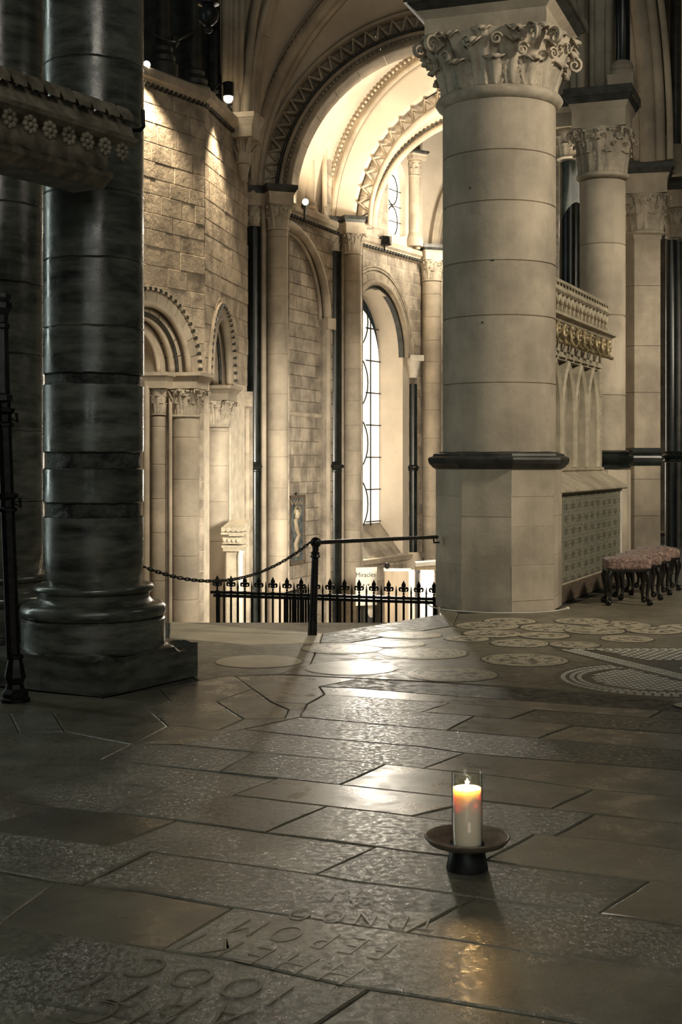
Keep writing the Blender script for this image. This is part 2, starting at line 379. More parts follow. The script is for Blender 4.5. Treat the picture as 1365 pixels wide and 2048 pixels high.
# ---- ashlar walling: every block an object under its wall
def ashlar(parent, O, d, n, s0, s1, z0, z1, rowh=.24, bw=.45, openings=(), m='stone2', thick=.5, name='stone_block', proud=.012, jit=.25, back=True, topz=None):
    O = Vector((O[0], O[1], 0)); d = Vector((d[0], d[1], 0)).normalized(); n = Vector((n[0], n[1], 0)).normalized()
    def P(s, z, o): return O+d*s+n*o+Vector((0, 0, z))
    z = z0; row = 0
    zs = [z0]
    while zs[-1] < z1-rowh*.5: zs.append(min(z1, zs[-1]+rowh*random.uniform(.85, 1.15)))
    zs[-1] = z1
    def cuts(z):
        r = []
        for f in openings:
            q = f(z)
            if q: r.append(q)
        return r
    for za, zb in zip(zs, zs[1:]):
        if back:
            pass
        sb = [s0]
        w0 = random.uniform(.3, 1)*bw
        sb.append(s0+w0)
        while sb[-1] < s1-bw*.5: sb.append(sb[-1]+bw*random.uniform(1-jit, 1+jit))
        sb[-1] = s1
        ca, cb = cuts(za+.01), cuts(zb-.01)
        for a, b in zip(sb, sb[1:]):
            if b-a < .02: continue
            quads = [[a, b, a, b]]
            for i, f in enumerate(openings):
                qa, qb = f(za+.01), f(zb-.01)
                if not qa and not qb: continue
                if not qb: qm = (qa[0]+qa[1])/2; qb = (qm, qm)
                if not qa: qm = (qb[0]+qb[1])/2; qa = (qm, qm)
                new = []
                for q in quads:
                    la, ra, lb, rb = q[0], q[1], q[2], q[3]
                    # left remainder
                    L = [la, min(ra, qa[0]), lb, min(rb, qb[0])]
                    R = [max(la, qa[1]), ra, max(lb, qb[1]), rb]
                    for T in (L, R):
                        wa, wb = T[1]-T[0], T[3]-T[2]
                        if wa > .015 or wb > .015:
                            if wa < 0: T[1] = T[0] = (T[0] if T is R else T[1])
                            if wb < 0: T[3] = T[2] = (T[2] if T is R else T[3])
                            if T is L: 
                                T[0] = min(T[0], T[1]); T[2] = min(T[2], T[3])
                            new.append(T)
                quads = new
            for q in quads:
                g = .0035; pr = proud*random.uniform(.5, 1.3)
                w = max(q[1]-q[0], q[3]-q[2])
                if w < .03: continue
                bm = BM()
                def ring(o, k): 
                    return [bm.verts.new(P(q[0]+k, za+k, o)), bm.verts.new(P(max(q[1]-k, q[0]+k), za+k, o)), bm.verts.new(P(max(q[3]-k, q[2]+k), zb-k, o)), bm.verts.new(P(q[2]+k, zb-k, o))]
                r0, r1, r2 = ring(-.03, g), ring(pr-.008, g), ring(pr, g+.008)
                for A, B in ((r0, r1), (r1, r2)):
                    for i in range(4): bm.faces.new((A[i], A[(i+1) % 4], B[(i+1) % 4], B[i]))
                bm.faces.new(r2)
                obj(name, bm, m, parent)
def archpts(cs, zs, r, h=None, n=20, a0=0, a1=PI):
    h = h or r
    return [(cs-r*math.cos(a0+(a1-a0)*i/n), zs+h*math.sin(a0+(a1-a0)*i/n)) for i in range(n+1)]
class Frame:
    def __init__(s, O, d, n): s.O = Vector((O[0], O[1], 0)); s.d = Vector((d[0], d[1], 0)).normalized(); s.n = Vector((n[0], n[1], 0)).normalized()
    def P(s, a, z, o=0): return s.O+s.d*a+s.n*o+Vector((0, 0, z))
    def at(s, px):      # coordinate along the wall where a sight line at column px meets it
        k = (px-CX)/F; return (k*s.O.y-s.O.x)/(s.d.x-k*s.d.y)
def arch_ring(fr, sz, prof):
    """sweep profile (u outward in plane, v along wall normal) along 2D path"""
    bm = BM(); pts = [fr.P(a, z) for a, z in sz]; U = []
    for i in range(len(sz)):
        a = sz[max(i-1, 0)]; b = sz[min(i+1, len(sz)-1)]
        t = Vector((b[0]-a[0], b[1]-a[1])).normalized(); nn = (-t.y, t.x)
        U.append(fr.d*nn[0]+Vector((0, 0, nn[1])))
    sweep(bm, pts, U, fr.n, prof); return bm
def rect(u0, u1, v0, v1): return [(u0, v0), (u1, v0), (u1, v1), (u0, v1)]
def circ(u, v, r, n=8): return [(u+r*math.cos(2*PI*k/n), v+r*math.sin(2*PI*k/n)) for k in range(n)]
def wallback(parent, fr, s0, s1, z0, z1, openings=(), m='mortar', thick=.5, name='wall_core', nz=60):
    """backing with real thickness, following the openings"""
    bm = BM()
    zs = [z0+(z1-z0)*i/nz for i in range(nz+1)]
    def strip(fa):
        for za, zb in zip(zs, zs[1:]):
            A = fa(za+1e-4); B = fa(zb-1e-4)
            for (a0, a1), (b0, b1) in zip(A, B):
                if a1-a0 < 1e-3 and b1-b0 < 1e-3: continue
                for o in (0, -thick):
                    bm.faces.new([bm.verts.new(fr.P(*q, o)) for q in ((a0, za), (a1, za), (b1, zb), (b0, zb))])
                for e0, e1 in ((a0, b0), (a1, b1)):
                    bm.faces.new([bm.verts.new(fr.P(e0, za, 0)), bm.verts.new(fr.P(e0, za, -thick)), bm.verts.new(fr.P(e1, zb, -thick)), bm.verts.new(fr.P(e1, zb, 0))])
    def segs(z):
        out = []; a = s0
        for f in openings:
            q = f(z)
            c = f.c
            if q: out.append((a, q[0])); a = q[1]
            else: out.append((a, c)); a = c
        out.append((a, s1)); return out
    strip(segs)
    bmesh.ops.remove_doubles(bm, verts=bm.verts, dist=1e-4)
    return obj(name, bm, m, parent)
class Op:    # opening: jambs z0..zs then round/elliptical head
    def __init__(s, c, r, z0, zs, h=None): s.c = c; s.r = r; s.z0 = z0; s.zs = zs; s.h = h or r
    def __call__(s, z):
        if z < s.z0 or z > s.zs+s.h: return None
        if z <= s.zs: return (s.c-s.r, s.c+s.r)
        q = s.r*math.sqrt(max(0, 1-((z-s.zs)/s.h)**2)); return (s.c-q, s.c+q)
# ------------------------------------------------------------------ floor
floor = struct('floor', 'worn stone floor of long slabs and an inlaid pavement', 'floor')
edge = [G(340, 1243), G(645, 1267), G(880, 1229)]
bm = BM()
fp = [(-6, -2), (9, -2), (9, 26), (2.6, 26), (2.2, 16), (1.0, 12.9), (edge[2].x, edge[2].y), (edge[1].x, edge[1].y), (edge[0].x, edge[0].y), (-1.9, 11.9), (-6, 13.8)]
prism(bm, fp, -.30, -.012); obj('floor_bed', bm, 'joint', floor)
def slab(poly, m='slab', name='floor_slab', gap=.0028, dz=0, jit=.003, bev=.007, dens=.12, parent=floor, low=-.03):
    """poly: world xy ring"""
    pts = [Vector((p[0], p[1])) for p in poly]
    a = sum(pts[i].x*pts[(i+1) % len(pts)].y-pts[(i+1) % len(pts)].x*pts[i].y for i in range(len(pts)))
    if a < 0: pts.reverse()
    q = []
    for i in range(len(pts)):
        p0, p1 = pts[i], pts[(i+1) % len(pts)]; L = (p1-p0).length
        if L < 1e-4: continue
        k = max(1, min(24, int(L/dens)))
        for j in range(k): q.append(p0.lerp(p1, j/k))
    n = len(q)
    def off(ring, dist):
        out = []
        for i in range(n):
            t = (ring[(i+1) % n]-ring[i-1]).normalized(); out.append(ring[i]+Vector((-t.y, t.x))*dist)
        return out
    r0 = off(q, gap)
    r0 = [p+Vector((noise.noise(Vector((p.x*9, p.y*9, 1))), noise.noise(Vector((p.x*9, p.y*9, 5)))))*jit*2 for p in r0]
    r1 = off(r0, bev)
    bm = BM(); tl = 0 if name in ('inlaid_ground', 'kerb_stone') else .0022; tx, ty = random.uniform(-tl, tl), random.uniform(-tl, tl); c = q[0]
    zf = lambda p: dz+tx*(p.x-c.x)+ty*(p.y-c.y)
    A = [bm.verts.new((p.x, p.y, low)) for p in r0]; B = [bm.verts.new((p.x, p.y, zf(p)-bev*.55)) for p in r0]; D = [bm.verts.new((p.x, p.y, zf(p))) for p in r1]
    for u, v in ((A, B), (B, D)):
        for i in range(n): bm.faces.new((u[i], u[(i+1) % n], v[(i+1) % n], v[i]))
    bm.faces.new(D)
    o = obj(name, bm, m, parent); return o
L = [
 [(715,1357),(865,1364),(1077,1378),(1365,1403)],
 [(640,1373),(700,1375),(865,1388),(1099,1405),(1297,1419),(1365,1424)],
 [(650,1389),(865,1403),(1085,1420),(1365,1440)],
 [(615,1408),(865,1425),(1022,1438),(1165,1452),(1365,1467)],
 [(600,1434),(650,1439),(865,1458),(1077,1476),(1365,1500)],
 [(487,1459),(650,1477),(838,1493),(930,1506),(1017,1514),(1365,1541)],
 [(264,1488),(364,1489),(510,1504),(650,1517),(849,1537),(1017,1555),(1184,1579),(1365,1594)],
 [(203,1518),(279,1526),(564,1557),(700,1572),(901,1594),(1100,1617),(1365,1647)],
 [(110,1552),(279,1570),(390,1585),(472,1591),(700,1618),(901,1642),(1069,1668),(1216,1681),(1365,1700)],
 [(0,1598),(110,1613),(280,1631),(531,1664),(700,1686),(812,1702),(974,1720),(1084,1737),(1299,1761),(1365,1767)],
 [(0,1665),(213,1692),(279,1700),(631,1748),(705,1762),(844,1778),(1001,1801),(1201,1826),(1365,1850)],
 [(0,1742),(110,1763),(283,1782),(467,1815),(815,1866),(1076,1907),(1365,1948)],
 [(0,1848),(120,1865),(327,1900),(463,1920),(683,1971),(850,1995),(1170,2048),(1365,2080)],
 [(0,1990),(120,2012),(309,2048),(700,2125),(1365,2230)],
 [(0,2170),(700,2330),(1365,2450)],
]
JN = {1: [(1326, 1300)], 2: [(901, 844), (1072, 1020)], 3: [(950, 895), (1147, 1077)], 4: [], 5: [(930, 848)],
      6: [(508, 440), (773, 680), (1187, 1103)], 7: [(558, 464), (960, 823), (1190, 1111)], 8: [(328, 220), (654, 531), (1072, 975)],
      9: [(105, -60), (354, 218), (752, 632), (1301, 1201)], 10: [(303, 165), (954, 815)], 11: [(112, -5), (467, 327)], 12: [(740, 560)], 13: [(300, 100), (900, 700)]}
def xpolate(row, k):
    """extend a joint line to both sides in straight continuation"""
    row = list(row); a, b = row[-2], row[-1]; s = (b[1]-a[1])/(b[0]-a[0]) if b[0]-a[0] > 40 else .1
    row.append((1900, b[1]+s*(1900-b[0])))
    if k >= 8:
        a, b = row[0], row[1]; s = (b[1]-a[1])/(b[0]-a[0])
        if k == 8: row.insert(0, (0, 1556)); a = row[0]; s = 0.0
        row.insert(0, (-520, a[1]-max(s, 0)*(520+a[0])))
    return row
LX = [xpolate(r, k) for k, r in enumerate(L)]
def yat(row, x):
    for a, b in zip(row, row[1:]):
        if a[0] <= x <= b[0]: return a[1]+(b[1]-a[1])*(x-a[0])/(b[0]-a[0])
    a = row[0] if x < row[0][0] else row[-1]; return a[1]
def seg(row, xa, xb):
    out = [(xa, yat(row, xa))]+[p for p in row if xa+6 < p[0] < xb-6]+[(xb, yat(row, xb))]
    return out
for k in range(len(LX)-1):
    up, lo = LX[k], LX[k+1]
    js = [(up[0][0], lo[0][0])]+sorted(JN.get(k, []))+[(1640, 1600), (up[-1][0], lo[-1][0])]
    for i, ((u0, l0), (u1, l1)) in enumerate(zip(js, js[1:])):
        if k == 0 and i == 0: m_ = 'speck'
        else: m_ = 'slabs' if (k, i) in ((1, 0), (2, 1), (3, 2), (4, 1), (5, 1), (6, 2), (7, 1), (7, 3), (8, 3), (9, 4), (11, 1), (6, 3), (10, 3), (3, 1), (9, 1)) else 'slab'
        pts = [G(*p) for p in seg(up, u0, u1)]+[G(*p) for p in reversed(seg(lo, l0, l1))]
        slab([(p.x, p.y) for p in pts], m_, dz=random.uniform(-.002, .002))
# rows nearer than the frame and the back part under the viewer
for yb in (1.6, .7, -.2, -1.1):
    xs = [-5.8, -3.1, -1.2, .4, 1.9, 3.6, 6]
    for a, b in zip(xs, xs[1:]): slab([(a, yb), (b, yb-.1), (b, yb+.86), (a, yb+.88)], 'slab', dz=0, dens=.5)
irr = [
 ([(543,1403),(615,1408),(609,1419),(576,1419)], 'slabs'),
 ([(320,1377),(397,1362),(470,1352),(505,1378),(433,1403),(341,1403)], 'slabs'),
 ([(505,1378),(470,1352),(560,1349),(715,1357),(640,1373),(650,1389),(615,1408),(543,1403)], 'slabs'),
 ([(433,1403),(505,1378),(543,1403),(576,1419),(570,1437),(487,1438)], 'slabs'),
 ([(341,1403),(433,1403),(487,1438),(433,1462),(367,1452),(336,1452),(295,1416)], 'slabs'),
 ([(576,1419),(609,1419),(600,1434),(487,1459),(433,1462),(487,1438),(570,1437)], 'slab'),
 ([(336,1452),(367,1452),(433,1462),(487,1459),(364,1489),(264,1488)], 'slabs'),
 ([(206,1396),(320,1377),(341,1403),(295,1416),(336,1452),(264,1488),(128,1462),(105,1425)], 'slabs'),
 ([(-300,1470),(37,1464),(128,1462),(264,1488),(203,1518),(110,1552),(-300,1557)], 'slab'),
 ([(-300,1431),(20,1428),(37,1464),(-300,1469)], 'slab'),
 ([(20,1428),(105,1425),(128,1462),(37,1464)], 'slab'),
 ([(-300,1375),(56,1383),(206,1396),(105,1425),(20,1428),(-300,1430)], 'slabs'),
]
for poly, m_ in irr: slab([(G(*p).x, G(*p).y) for p in poly], m_, dens=.3)
# pale kerb stones along the head of the stairs, then the inlaid pavement
e0, e1, e2 = [Vector((p.x, p.y)) for p in edge]
def kerb(a, b, k, w, inward, m='pave', name='kerb_stone'):
    d = (b-a)/k
    for i in range(k):
        p, q = a+d*i, a+d*(i+1); n = Vector((inward[0], inward[1]))*w
        slab([p, q, q+n, p+n], m, name, dens=.3)
kerb(Vector((-3.4, 12.55)), e0+Vector((-.3, .12)), 3, .5, (-.3, -.95)); 
P_ = lambda *q: [(G(*p).x, G(*p).y) for p in q]
slab([tuple(e0), tuple(e1)]+P_((640, 1285), (500, 1290), (338, 1275)), 'inlay', 'kerb_stone', dens=.3)
slab([tuple(e1), tuple(e2)]+P_((905, 1252), (800, 1268), (700, 1285), (640, 1285)), 'speck', 'kerb_stone', dens=.3)
slab(P_((338, 1276), (500, 1291), (640, 1286), (620, 1330), (560, 1348), (470, 1352), (397, 1361), (360, 1330)), 'pave', 'inlaid_ground', dens=.5)
slab(P_((640, 1286), (700, 1286), (800, 1269), (905, 1253), (917, 1228), (1118, 1219), (1124, 1214), (1250, 1172), (1700, 1172), (1900, 1215), (2400, 1230), (2400, 1440), (1900, 1440), (1365, 1402), (1077, 1377), (865, 1363), (715, 1356), (560, 1348), (620, 1330)), 'pave', 'inlaid_ground', dens=.6)
slab([tuple(e2), (G(905,1253).x, G(905,1253).y), (G(917,1226).x, G(917,1226).y), (1.05, 12.4), (.95, 12.9)], 'pave', 'inlaid_ground', dens=.6)
slab([(G(917,1222).x, G(917,1222).y), (.95, 12.7), (1.1, 13.4), (2.1, 13.2), (2.12, 12.9), (G(1118,1214).x, G(1118,1214).y)], 'pave', 'inlaid_ground', dens=.6)
for i in range(7):      # aisle flags far right under and behind the stools
    for j in range(4):
        x0, y0 = 3.3+.9*j+.4*(i % 2)+.42*i*.9, 15.0+i*1.4-.0
        slab([(x0, y0), (x0+.88, y0), (x0+.88, y0+1.38), (x0, y0+1.38)], 'slabs', dens=.6)
def disc(px, py, hw, m='roundel', name='roundel', rim=True, z=.0018):
    c = G(px, py); r = hw*c.y/F; bm = BM()
    lathe(bm, [(r, -.01), (r, z), (r-.004, z+.0012), (0.0001, z+.0014)], 40)
    r_ = obj(name, bm, m, floor, loc=(c.x, c.y, 0))
    if rim:
        bm = BM(); lathe(bm, [(r+.012, -.01), (r+.012, z+.0004), (r, z+.0004), (r, -.01), (r+.012, -.01)], 48, cap=False); obj('rim', bm, 'inlayd', r_)
        if m == 'roundel':
            for q in (.78, .90):
                bm = BM(); lathe(bm, [(r*q+.016, -.01), (r*q+.016, z+.0022), (r*q, z+.0022), (r*q, -.01), (r*q+.016, -.01)], 40, cap=False); obj('ring', bm, 'inlay', r_)
    return r_
for px, py, hw in ((518, 1323, 86), (701, 1336, 90)): disc(px, py, hw, 'inlay')
for px, py, hw in ((683, 1297, 78), (850, 1306, 86), (905, 1349, 90), (822, 1270, 62), (935, 1278, 44), (1050, 1320, 86), (1040, 1287, 58), (1150, 1290, 50), (1255, 1278, 52), (975, 1252, 64), (1107, 1256, 66), (1240, 1250, 62), (1480, 1289, 62), (1372, 1256, 55)): disc(px, py, hw)
for px, py, hw in ((790, 1288, 60), (985, 1268, 58), (1190, 1262, 60), (1310, 1262, 56), (1020, 1243, 52), (1165, 1243, 54), (1090, 1272, 50)): disc(px, py, hw, z=.0036)
# opus work: ringed circle and diagonal bands of small pale tesserae on dark ground
cc = Vector((1.99, 8.40)); RR = .66
bm = BM(); lathe(bm, [(RR, -.01), (RR, .0012), (.0001, .0014)], 56, cc.x, cc.y)
dg = obj('opus_circle', bm, 'inlayd', floor)
bt = BM()
def tess(bm, x, y, w, h, a, z=.0026):
    c, s = math.cos(a), math.sin(a)
    vs = [bm.verts.new((x+dx*c-dy*s, y+dx*s+dy*c, zz)) for zz in (-.004, z) for dx, dy in ((-w/2, -h/2), (w/2, -h/2), (w/2, h/2), (-w/2, h/2))]
    for f in ((4, 5, 6, 7), (0, 1, 5, 4), (1, 2, 6, 5), (2, 3, 7, 6), (3, 0, 4, 7)): bm.faces.new([vs[i] for i in f])
bandA, bandB = Vector((1.62, 9.74)), Vector((2.30, 8.05))
bd = (bandB-bandA).normalized(); bn = Vector((bd.y, -bd.x))   # bn towards lower-left
if bn.x > 0: bn = -bn
def side(x, y): return (Vector((x, y))-bandA).dot(bn)
for R in (.60, .545, .50):
    k = int(2*PI*R/.052)
    for i in range(k):
        a = 2*PI*i/k; x, y = cc.x+R*math.cos(a), cc.y+R*math.sin(a)
        if side(x, y) > .10: tess(bt, x, y, .028, .034, a)
for i in range(-12, 13):
    for j in range(-12, 13):
        x, y = i*.066+(j % 2)*.033, j*.036
        if math.hypot(x, y) < .42 and side(cc.x+x, cc.y+y) > .10: tess(bt, cc.x+x, cc.y+y, .040, .026, 0)
obj('tessera_field', bt, 'tile', dg, kind='stuff')
bm = BM(); q = [bandA-bd*.22, bandA-bn*.17-bd*.02, bandB-bn*.17, bandB+bn*.10, bandA+bn*.06]
q2 = [(p.x, p.y) for p in q]; prism(bm, q2, -.01, .0022); db = obj('opus_band', bm, 'inlayd', floor)
bt = BM()
Lb = (bandB-bandA).length
for i in range(int(Lb/.04)):
    for j in range(3):
        if (i+j) % 2 == 0 or True:
            p = bandA+bd*(i*.042+.02+(j % 2)*.02)-bn*(.045*j-.0)+bn*.02; tess(bt, p.x, p.y, .026, .030, math.atan2(bd.y, bd.x)+.6, .0036)
obj('tessera_field', bt, 'tile', db, kind='stuff')
bm = BM(); tri = [(bandA+bd*.02-bn*.17), Vector((3.0, 9.80)), Vector((3.0, 8.1)), bandB-bn*.17]
prism(bm, [(p.x, p.y) for p in tri], -.01, .0014); dt = obj('opus_triangle', bm, 'inlayd', floor)
bt = BM()
for i in range(60):
    for j in range(34):
        x, y = 1.75+i*.066+(j % 2)*.033, 8.1+j*.050
        if x > 2.98 or y > 9.70: continue
        if side(x, y) < -.22:
            dd = abs(y-9.05)
            if .17 < dd or x < 2.05: tess(bt, x, y, .040, .028, 0)
for i in range(30): tess(bt, 1.74+i*.066, 9.755, .052, .034, .15)
obj('tessera_field', bt, 'tile', dt, kind='stuff')
disc(1385, 1411, 34, 'inlay')

# inscriptions cut in the ledger slabs (read from the far side)
def inscription(txt, p0, p1, h):
    """letters from pixel p1 back to p0, upside down for this viewer"""
    a, b = G(*p0), G(*p1); d = (b-a); ang = math.atan2(d.y, d.x)
    cu = bpy.data.curves.new('inscription', 'FONT'); cu.body = txt; cu.size = h; cu.extrude = .0005; cu.space_character = 1.0; cu.align_x = 'LEFT'; cu.offset = -.004
    t = bpy.data.objects.new('tmp', cu); C.objects.link(t)
    bpy.context.view_layer.update()
    me = bpy.data.meshes.new_from_object(t.evaluated_get(bpy.context.evaluated_depsgraph_get()))
    w = max(v.co.x for v in me.vertices); bpy.data.objects.remove(t)
    me.transform(Matrix.Scale(d.length/w, 4, (1, 0, 0)))
    me.materials.clear(); me.materials.append(M['inlayl'])
    o = bpy.data.objects.new('inscription', me); C.objects.link(o); o.parent = floor
    o.location = (b.x, b.y, .0022); o.rotation_euler.z = ang+PI
M['inlayl'] = mat('cut_lettering', (.135, .128, .094), .38, var=.1, scale=6, bump=.1, rnd=0)
inscription('I S C O N', (630, 1783), (935, 1806), .12)
inscription('T D N O O', (590, 1815), (880, 1836), .17)
inscription('F E R O M', (500, 1838), (805, 1890), .20)
inscription('H H E K I', (410, 1868), (740, 1940), .20)
inscription('I O O C', (300, 1914), (600, 1975), .21)
inscription('A R T Y', (190, 1945), (520, 2020), .21)
inscription('M V M C', (205, 1998), (560, 2085), .22)

# ------------------------------------------------------------------ stairs, lower level
st = struct('trim_1', 'flight of steps going down behind the floor edge', 'stairs')
for i in range(8):
    bm = BM(); z = -.18*(i+1); y0 = 12.2+i*.34
    prism(bm, [(-3.9, y0-1.2), (-1.5, y0-.9), (-.1, y0-1.6), (.95, y0-.2), (.95, y0+.7), (-3.9, y0+.7)], z-.3, z); obj('step', bm, 'stone', st)
bm = BM(); prism(bm, [(-3.9, 14.9), (.95, 14.9), (.95, 15.6), (-3.9, 15.6)], -1.9, -1.45); obj('landing', bm, 'stone', st)
lf = struct('floor_lower', 'lower aisle floor below the steps', 'floor')
bm = BM(); prism(bm, [(-9, 15.6), (2.2, 15.6), (12, 30), (12, 40), (-9, 40)], -2.5, -2.2); obj('floor_bed', bm, 'stone', lf)

# ------------------------------------------------------------------ left dark marble column pair
A_ = G(206, 1395); u_ = Vector((.5, .866, 0)); v_ = Vector((-.866, .5, 0)); SB = .92
c1 = A_+(u_+v_)*SB/2
def dark_column(c, r, label, first=True):
    t = thing('marble_column', label, 'column', (c.x, c.y, 0), 0, 'pair of dark marble columns')
    Yf = c.y-r
    ys = [1150, 1037, 1008, 937, 905, 765, 745, 650, 512, 375, 232, 110, -60, -300, -560] if first else [1150, 1005, 862, 705, 560, 400, 160, -80, -330, -600]
    zs = [.60]+[Z(y, Yf) for y in ys[1:]]
    rough = {1, 3, 5} if first else set()
    for k, (z0, z1) in enumerate(zip(zs, zs[1:])):
        bm = BM(); n = 72
        if k in rough or k == 0:
            nz = 7; rings = []
            for j in range(nz+1):
                z = z0+(z1-z0)*j/nz; ring = []
                for i in range(n):
                    a = 2*PI*i/n
                    e = 1 if k in rough else max(0, 1-(j/nz)*3.2)
                    q = (noise.noise(Vector((math.cos(a)*4, math.sin(a)*4, z*14)))*.6+noise.noise(Vector((math.cos(a)*14, math.sin(a)*14, z*40)))*.5)
                    rr = r-e*(.018+.026*abs(q))
                    ring.append(bm.verts.new((rr*math.cos(a), rr*math.sin(a), z)))
                rings.append(ring)
            for p, q in zip(rings, rings[1:]):
                for i in range(n): bm.faces.new((p[i], p[(i+1) % n], q[(i+1) % n], q[i]))
            obj('broken_band' if k in rough else 'drum', bm, 'marbler' if k in rough else 'marble', t, 'auto')
        else:
            rings = []
            for j, (dr, z) in enumerate(((-.008, z0), (0, z0+.007), (0, (z0+z1)/2), (0, z1-.007), (-.008, z1))):
                ring = []
                for i in range(n):
                    a = 2*PI*i/n; e = .007*noise.noise(Vector((math.cos(a)*2.5, math.sin(a)*2.5, z*3)))
                    zz = z+(.006*noise.noise(Vector((math.cos(a)*5, math.sin(a)*5, z*3))) if j in (0, 1, 3, 4) else 0)
                    ring.append(bm.verts.new(((r+dr+e*.35)*math.cos(a), (r+dr+e*.35)*math.sin(a), zz)))
                rings.append(ring)
            for p, q in zip(rings, rings[1:]):
                for i in range(n): bm.faces.new((p[i], p[(i+1) % n], q[(i+1) % n], q[i]))
            obj('drum', bm, 'marble', t, 'auto')
    bm = BM(); cyl(bm, 0, 0, .55, zs[-1], r-.03, n=32); obj('core', bm, 'marbler', t, 'auto')
    bm = BM(); k = r/.308
    prof = [(.425*k, .20), (.44*k, .215), (.442*k, .385), (.43*k, .393), (.435*k, .398)]
    for i in range(9): a = -PI/2+PI*i/8; prof.append((.405*k+.043*math.cos(a), .440+.046*math.sin(a)))
    prof += [(.375*k, .487), (.362*k, .495), (.345*k, .515), (.345*k, .535), (.352*k, .548)]
    for i in range(7): a = -PI/2+PI*i/6; prof.append((.345*k+.026*math.cos(a), .575+.027*math.sin(a)))
    prof += [(.32*k, .604), (.30*k, .612)]
    lathe(bm, prof, 72); obj('base_moulding', bm, 'marble', t, 'auto')
    return t
t = dark_column(c1, .308, 'large dark polished marble column with cracked bands, left foreground')
hook = BM(); tube(hook, [(.235, -.2, 3.36), (.33, -.26, 3.35), (.35, -.27, 3.37), (.345, -.27, 3.47)], .012); cyl(hook, .235, -.2, 3.345, 3.375, .03); obj('iron_hook', hook, 'iron', t, 'auto')
c2 = Vector((-2.36, 9.2, 0)); dark_column(c2, .33, 'dark column at the left picture edge behind the big marble one', False)
# plinth stones with worn, broken upper edges
pl = thing('column_plinth', 'chipped square stone plinth under the big dark marble column', 'plinth', (c1.x, c1.y, 0), math.atan2(u_.y, u_.x))
def rough_block(x0, x1, y0, y1, h, chips, m='marble', bev=.03):
    bm = BM(); nx, ny = 30, 30
    def hz(x, y):
        d = min(x-x0, x1-x, y-y0, y1-y); z = h-max(0, bev-d)**1.4*1.9
        for cx_, cy_, r, dp in chips:
            q = math.hypot(x-cx_, (y-cy_))/r
            if q < 1: z -= dp*(1-q**3)*(1+.5*noise.noise(Vector((x*30, y*30, 0))))
        return z+.002*noise.noise(Vector((x*12, y*12, 2)))
    vs = [[bm.verts.new((x0+(x1-x0)*i/nx, y0+(y1-y0)*j/ny, hz(x0+(x1-x0)*i/nx, y0+(y1-y0)*j/ny))) for j in range(ny+1)] for i in range(nx+1)]
    for i in range(nx):
        for j in range(ny): bm.faces.new((vs[i][j], vs[i+1][j], vs[i+1][j+1], vs[i][j+1]))
    rim = [vs[i][0] for i in range(nx)]+[vs[nx][j] for j in range(ny)]+[vs[i][ny] for i in range(nx, 0, -1)]+[vs[0][j] for j in range(ny, 0, -1)]
    lo = [bm.verts.new((v.co.x, v.co.y, 0)) for v in rim]
    for i in range(len(rim)): bm.faces.new((rim[i], lo[i], lo[(i+1) % len(rim)], rim[(i+1) % len(rim)]))
    return bm
h = SB/2
obj('plinth_stone', rough_block(-h, h, -h, h*.02, .225, [(-h+.25, -h, .16, .05), (h-.13, -h+.02, .11, .045), (-h, -h+.1, .06, .02)]), 'marble', pl, 'auto')
obj('plinth_stone', rough_block(-h, h, h*.03, h, .222, [(-h, .3, .1, .03)]), 'marble', pl, 'auto')
pl2 = thing('column_plinth', 'dark plinth of the left edge column, half out of frame', 'plinth', (c2.x, c2.y, 0), math.atan2(u_.y, u_.x))
obj('plinth_stone', rough_block(-h, h, -h, h, .21, []), 'marble', pl2, 'auto')

# ------------------------------------------------------------------ left tomb canopy (dark) and iron standard
E = Vector((X(262, 7.6), 7.6, 0)); Lp = Vector((X(0, 6.75), 6.75, 0)); cdv = (Lp-E).normalized(); cnv = Vector((-cdv.y, cdv.x, 0))
if cnv.x > 0: cnv = -cnv
CT = thing('tomb_canopy', 'dark crenellated tomb canopy cutting across the upper left edge', 'canopy', (E.x, E.y, 0))
def cp(s, o, z): return cdv*s+cnv*o+Vector((0, 0, z))     # s to the left/near, o away behind
ZT = Z(268, 7.6)
def mould(bm, prof, s0, s1):   # profile (outward, z) run along the canopy
    a = [bm.verts.new(cp(s0, -o, z)) for o, z in prof]; b = [bm.verts.new(cp(s1, -o, z)) for o, z in prof]
    n = len(prof)
    for i in range(n): bm.faces.new((a[i], a[(i+1) % n], b[(i+1) % n], b[i]))
    bm.faces.new(a[::-1]); bm.faces.new(b)
z0 = ZT
def run(name, prof, s0=0, s1=1.9, m='slate'):
    bm = BM(); mould(bm, prof, s0, s1); return obj(name, bm, m, CT)
M['slate2'] = mat('dim_canopy_stone', (.22, .19, .14), .6, var=.35, scale=9, bump=.4, bscale=20, rnd=.15)
run('cornice', [(-.35, z0-.075), (.0, z0-.075), (.035, z0-.055), (.05, z0-.035), (.02, z0-.02), (-.02, z0+.07), (-.35, z0+.07)], -.01, 1.9, 'slate2')
run('frieze', [(-.35, z0-.22), (-.085, z0-.22), (-.085, z0-.075), (-.35, z0-.075)], .10, 1.9, 'slate2')
run('lower_moulding', [(-.35, z0-.31), (-.12, z0-.31), (-.055, z0-.26), (-.045, z0-.235), (-.075, z0-.215), (-.35, z0-.215)], .09, 1.9, 'slate2')
bm = BM(); mould(bm, [(-.345, z0-.30), (-.11, z0-.30), (-.11, z0-.29), (-.345, z0-.29)], .2, 1.9); obj('soffit', bm, 'black', CT)  # shade under the canopy put into the black colour
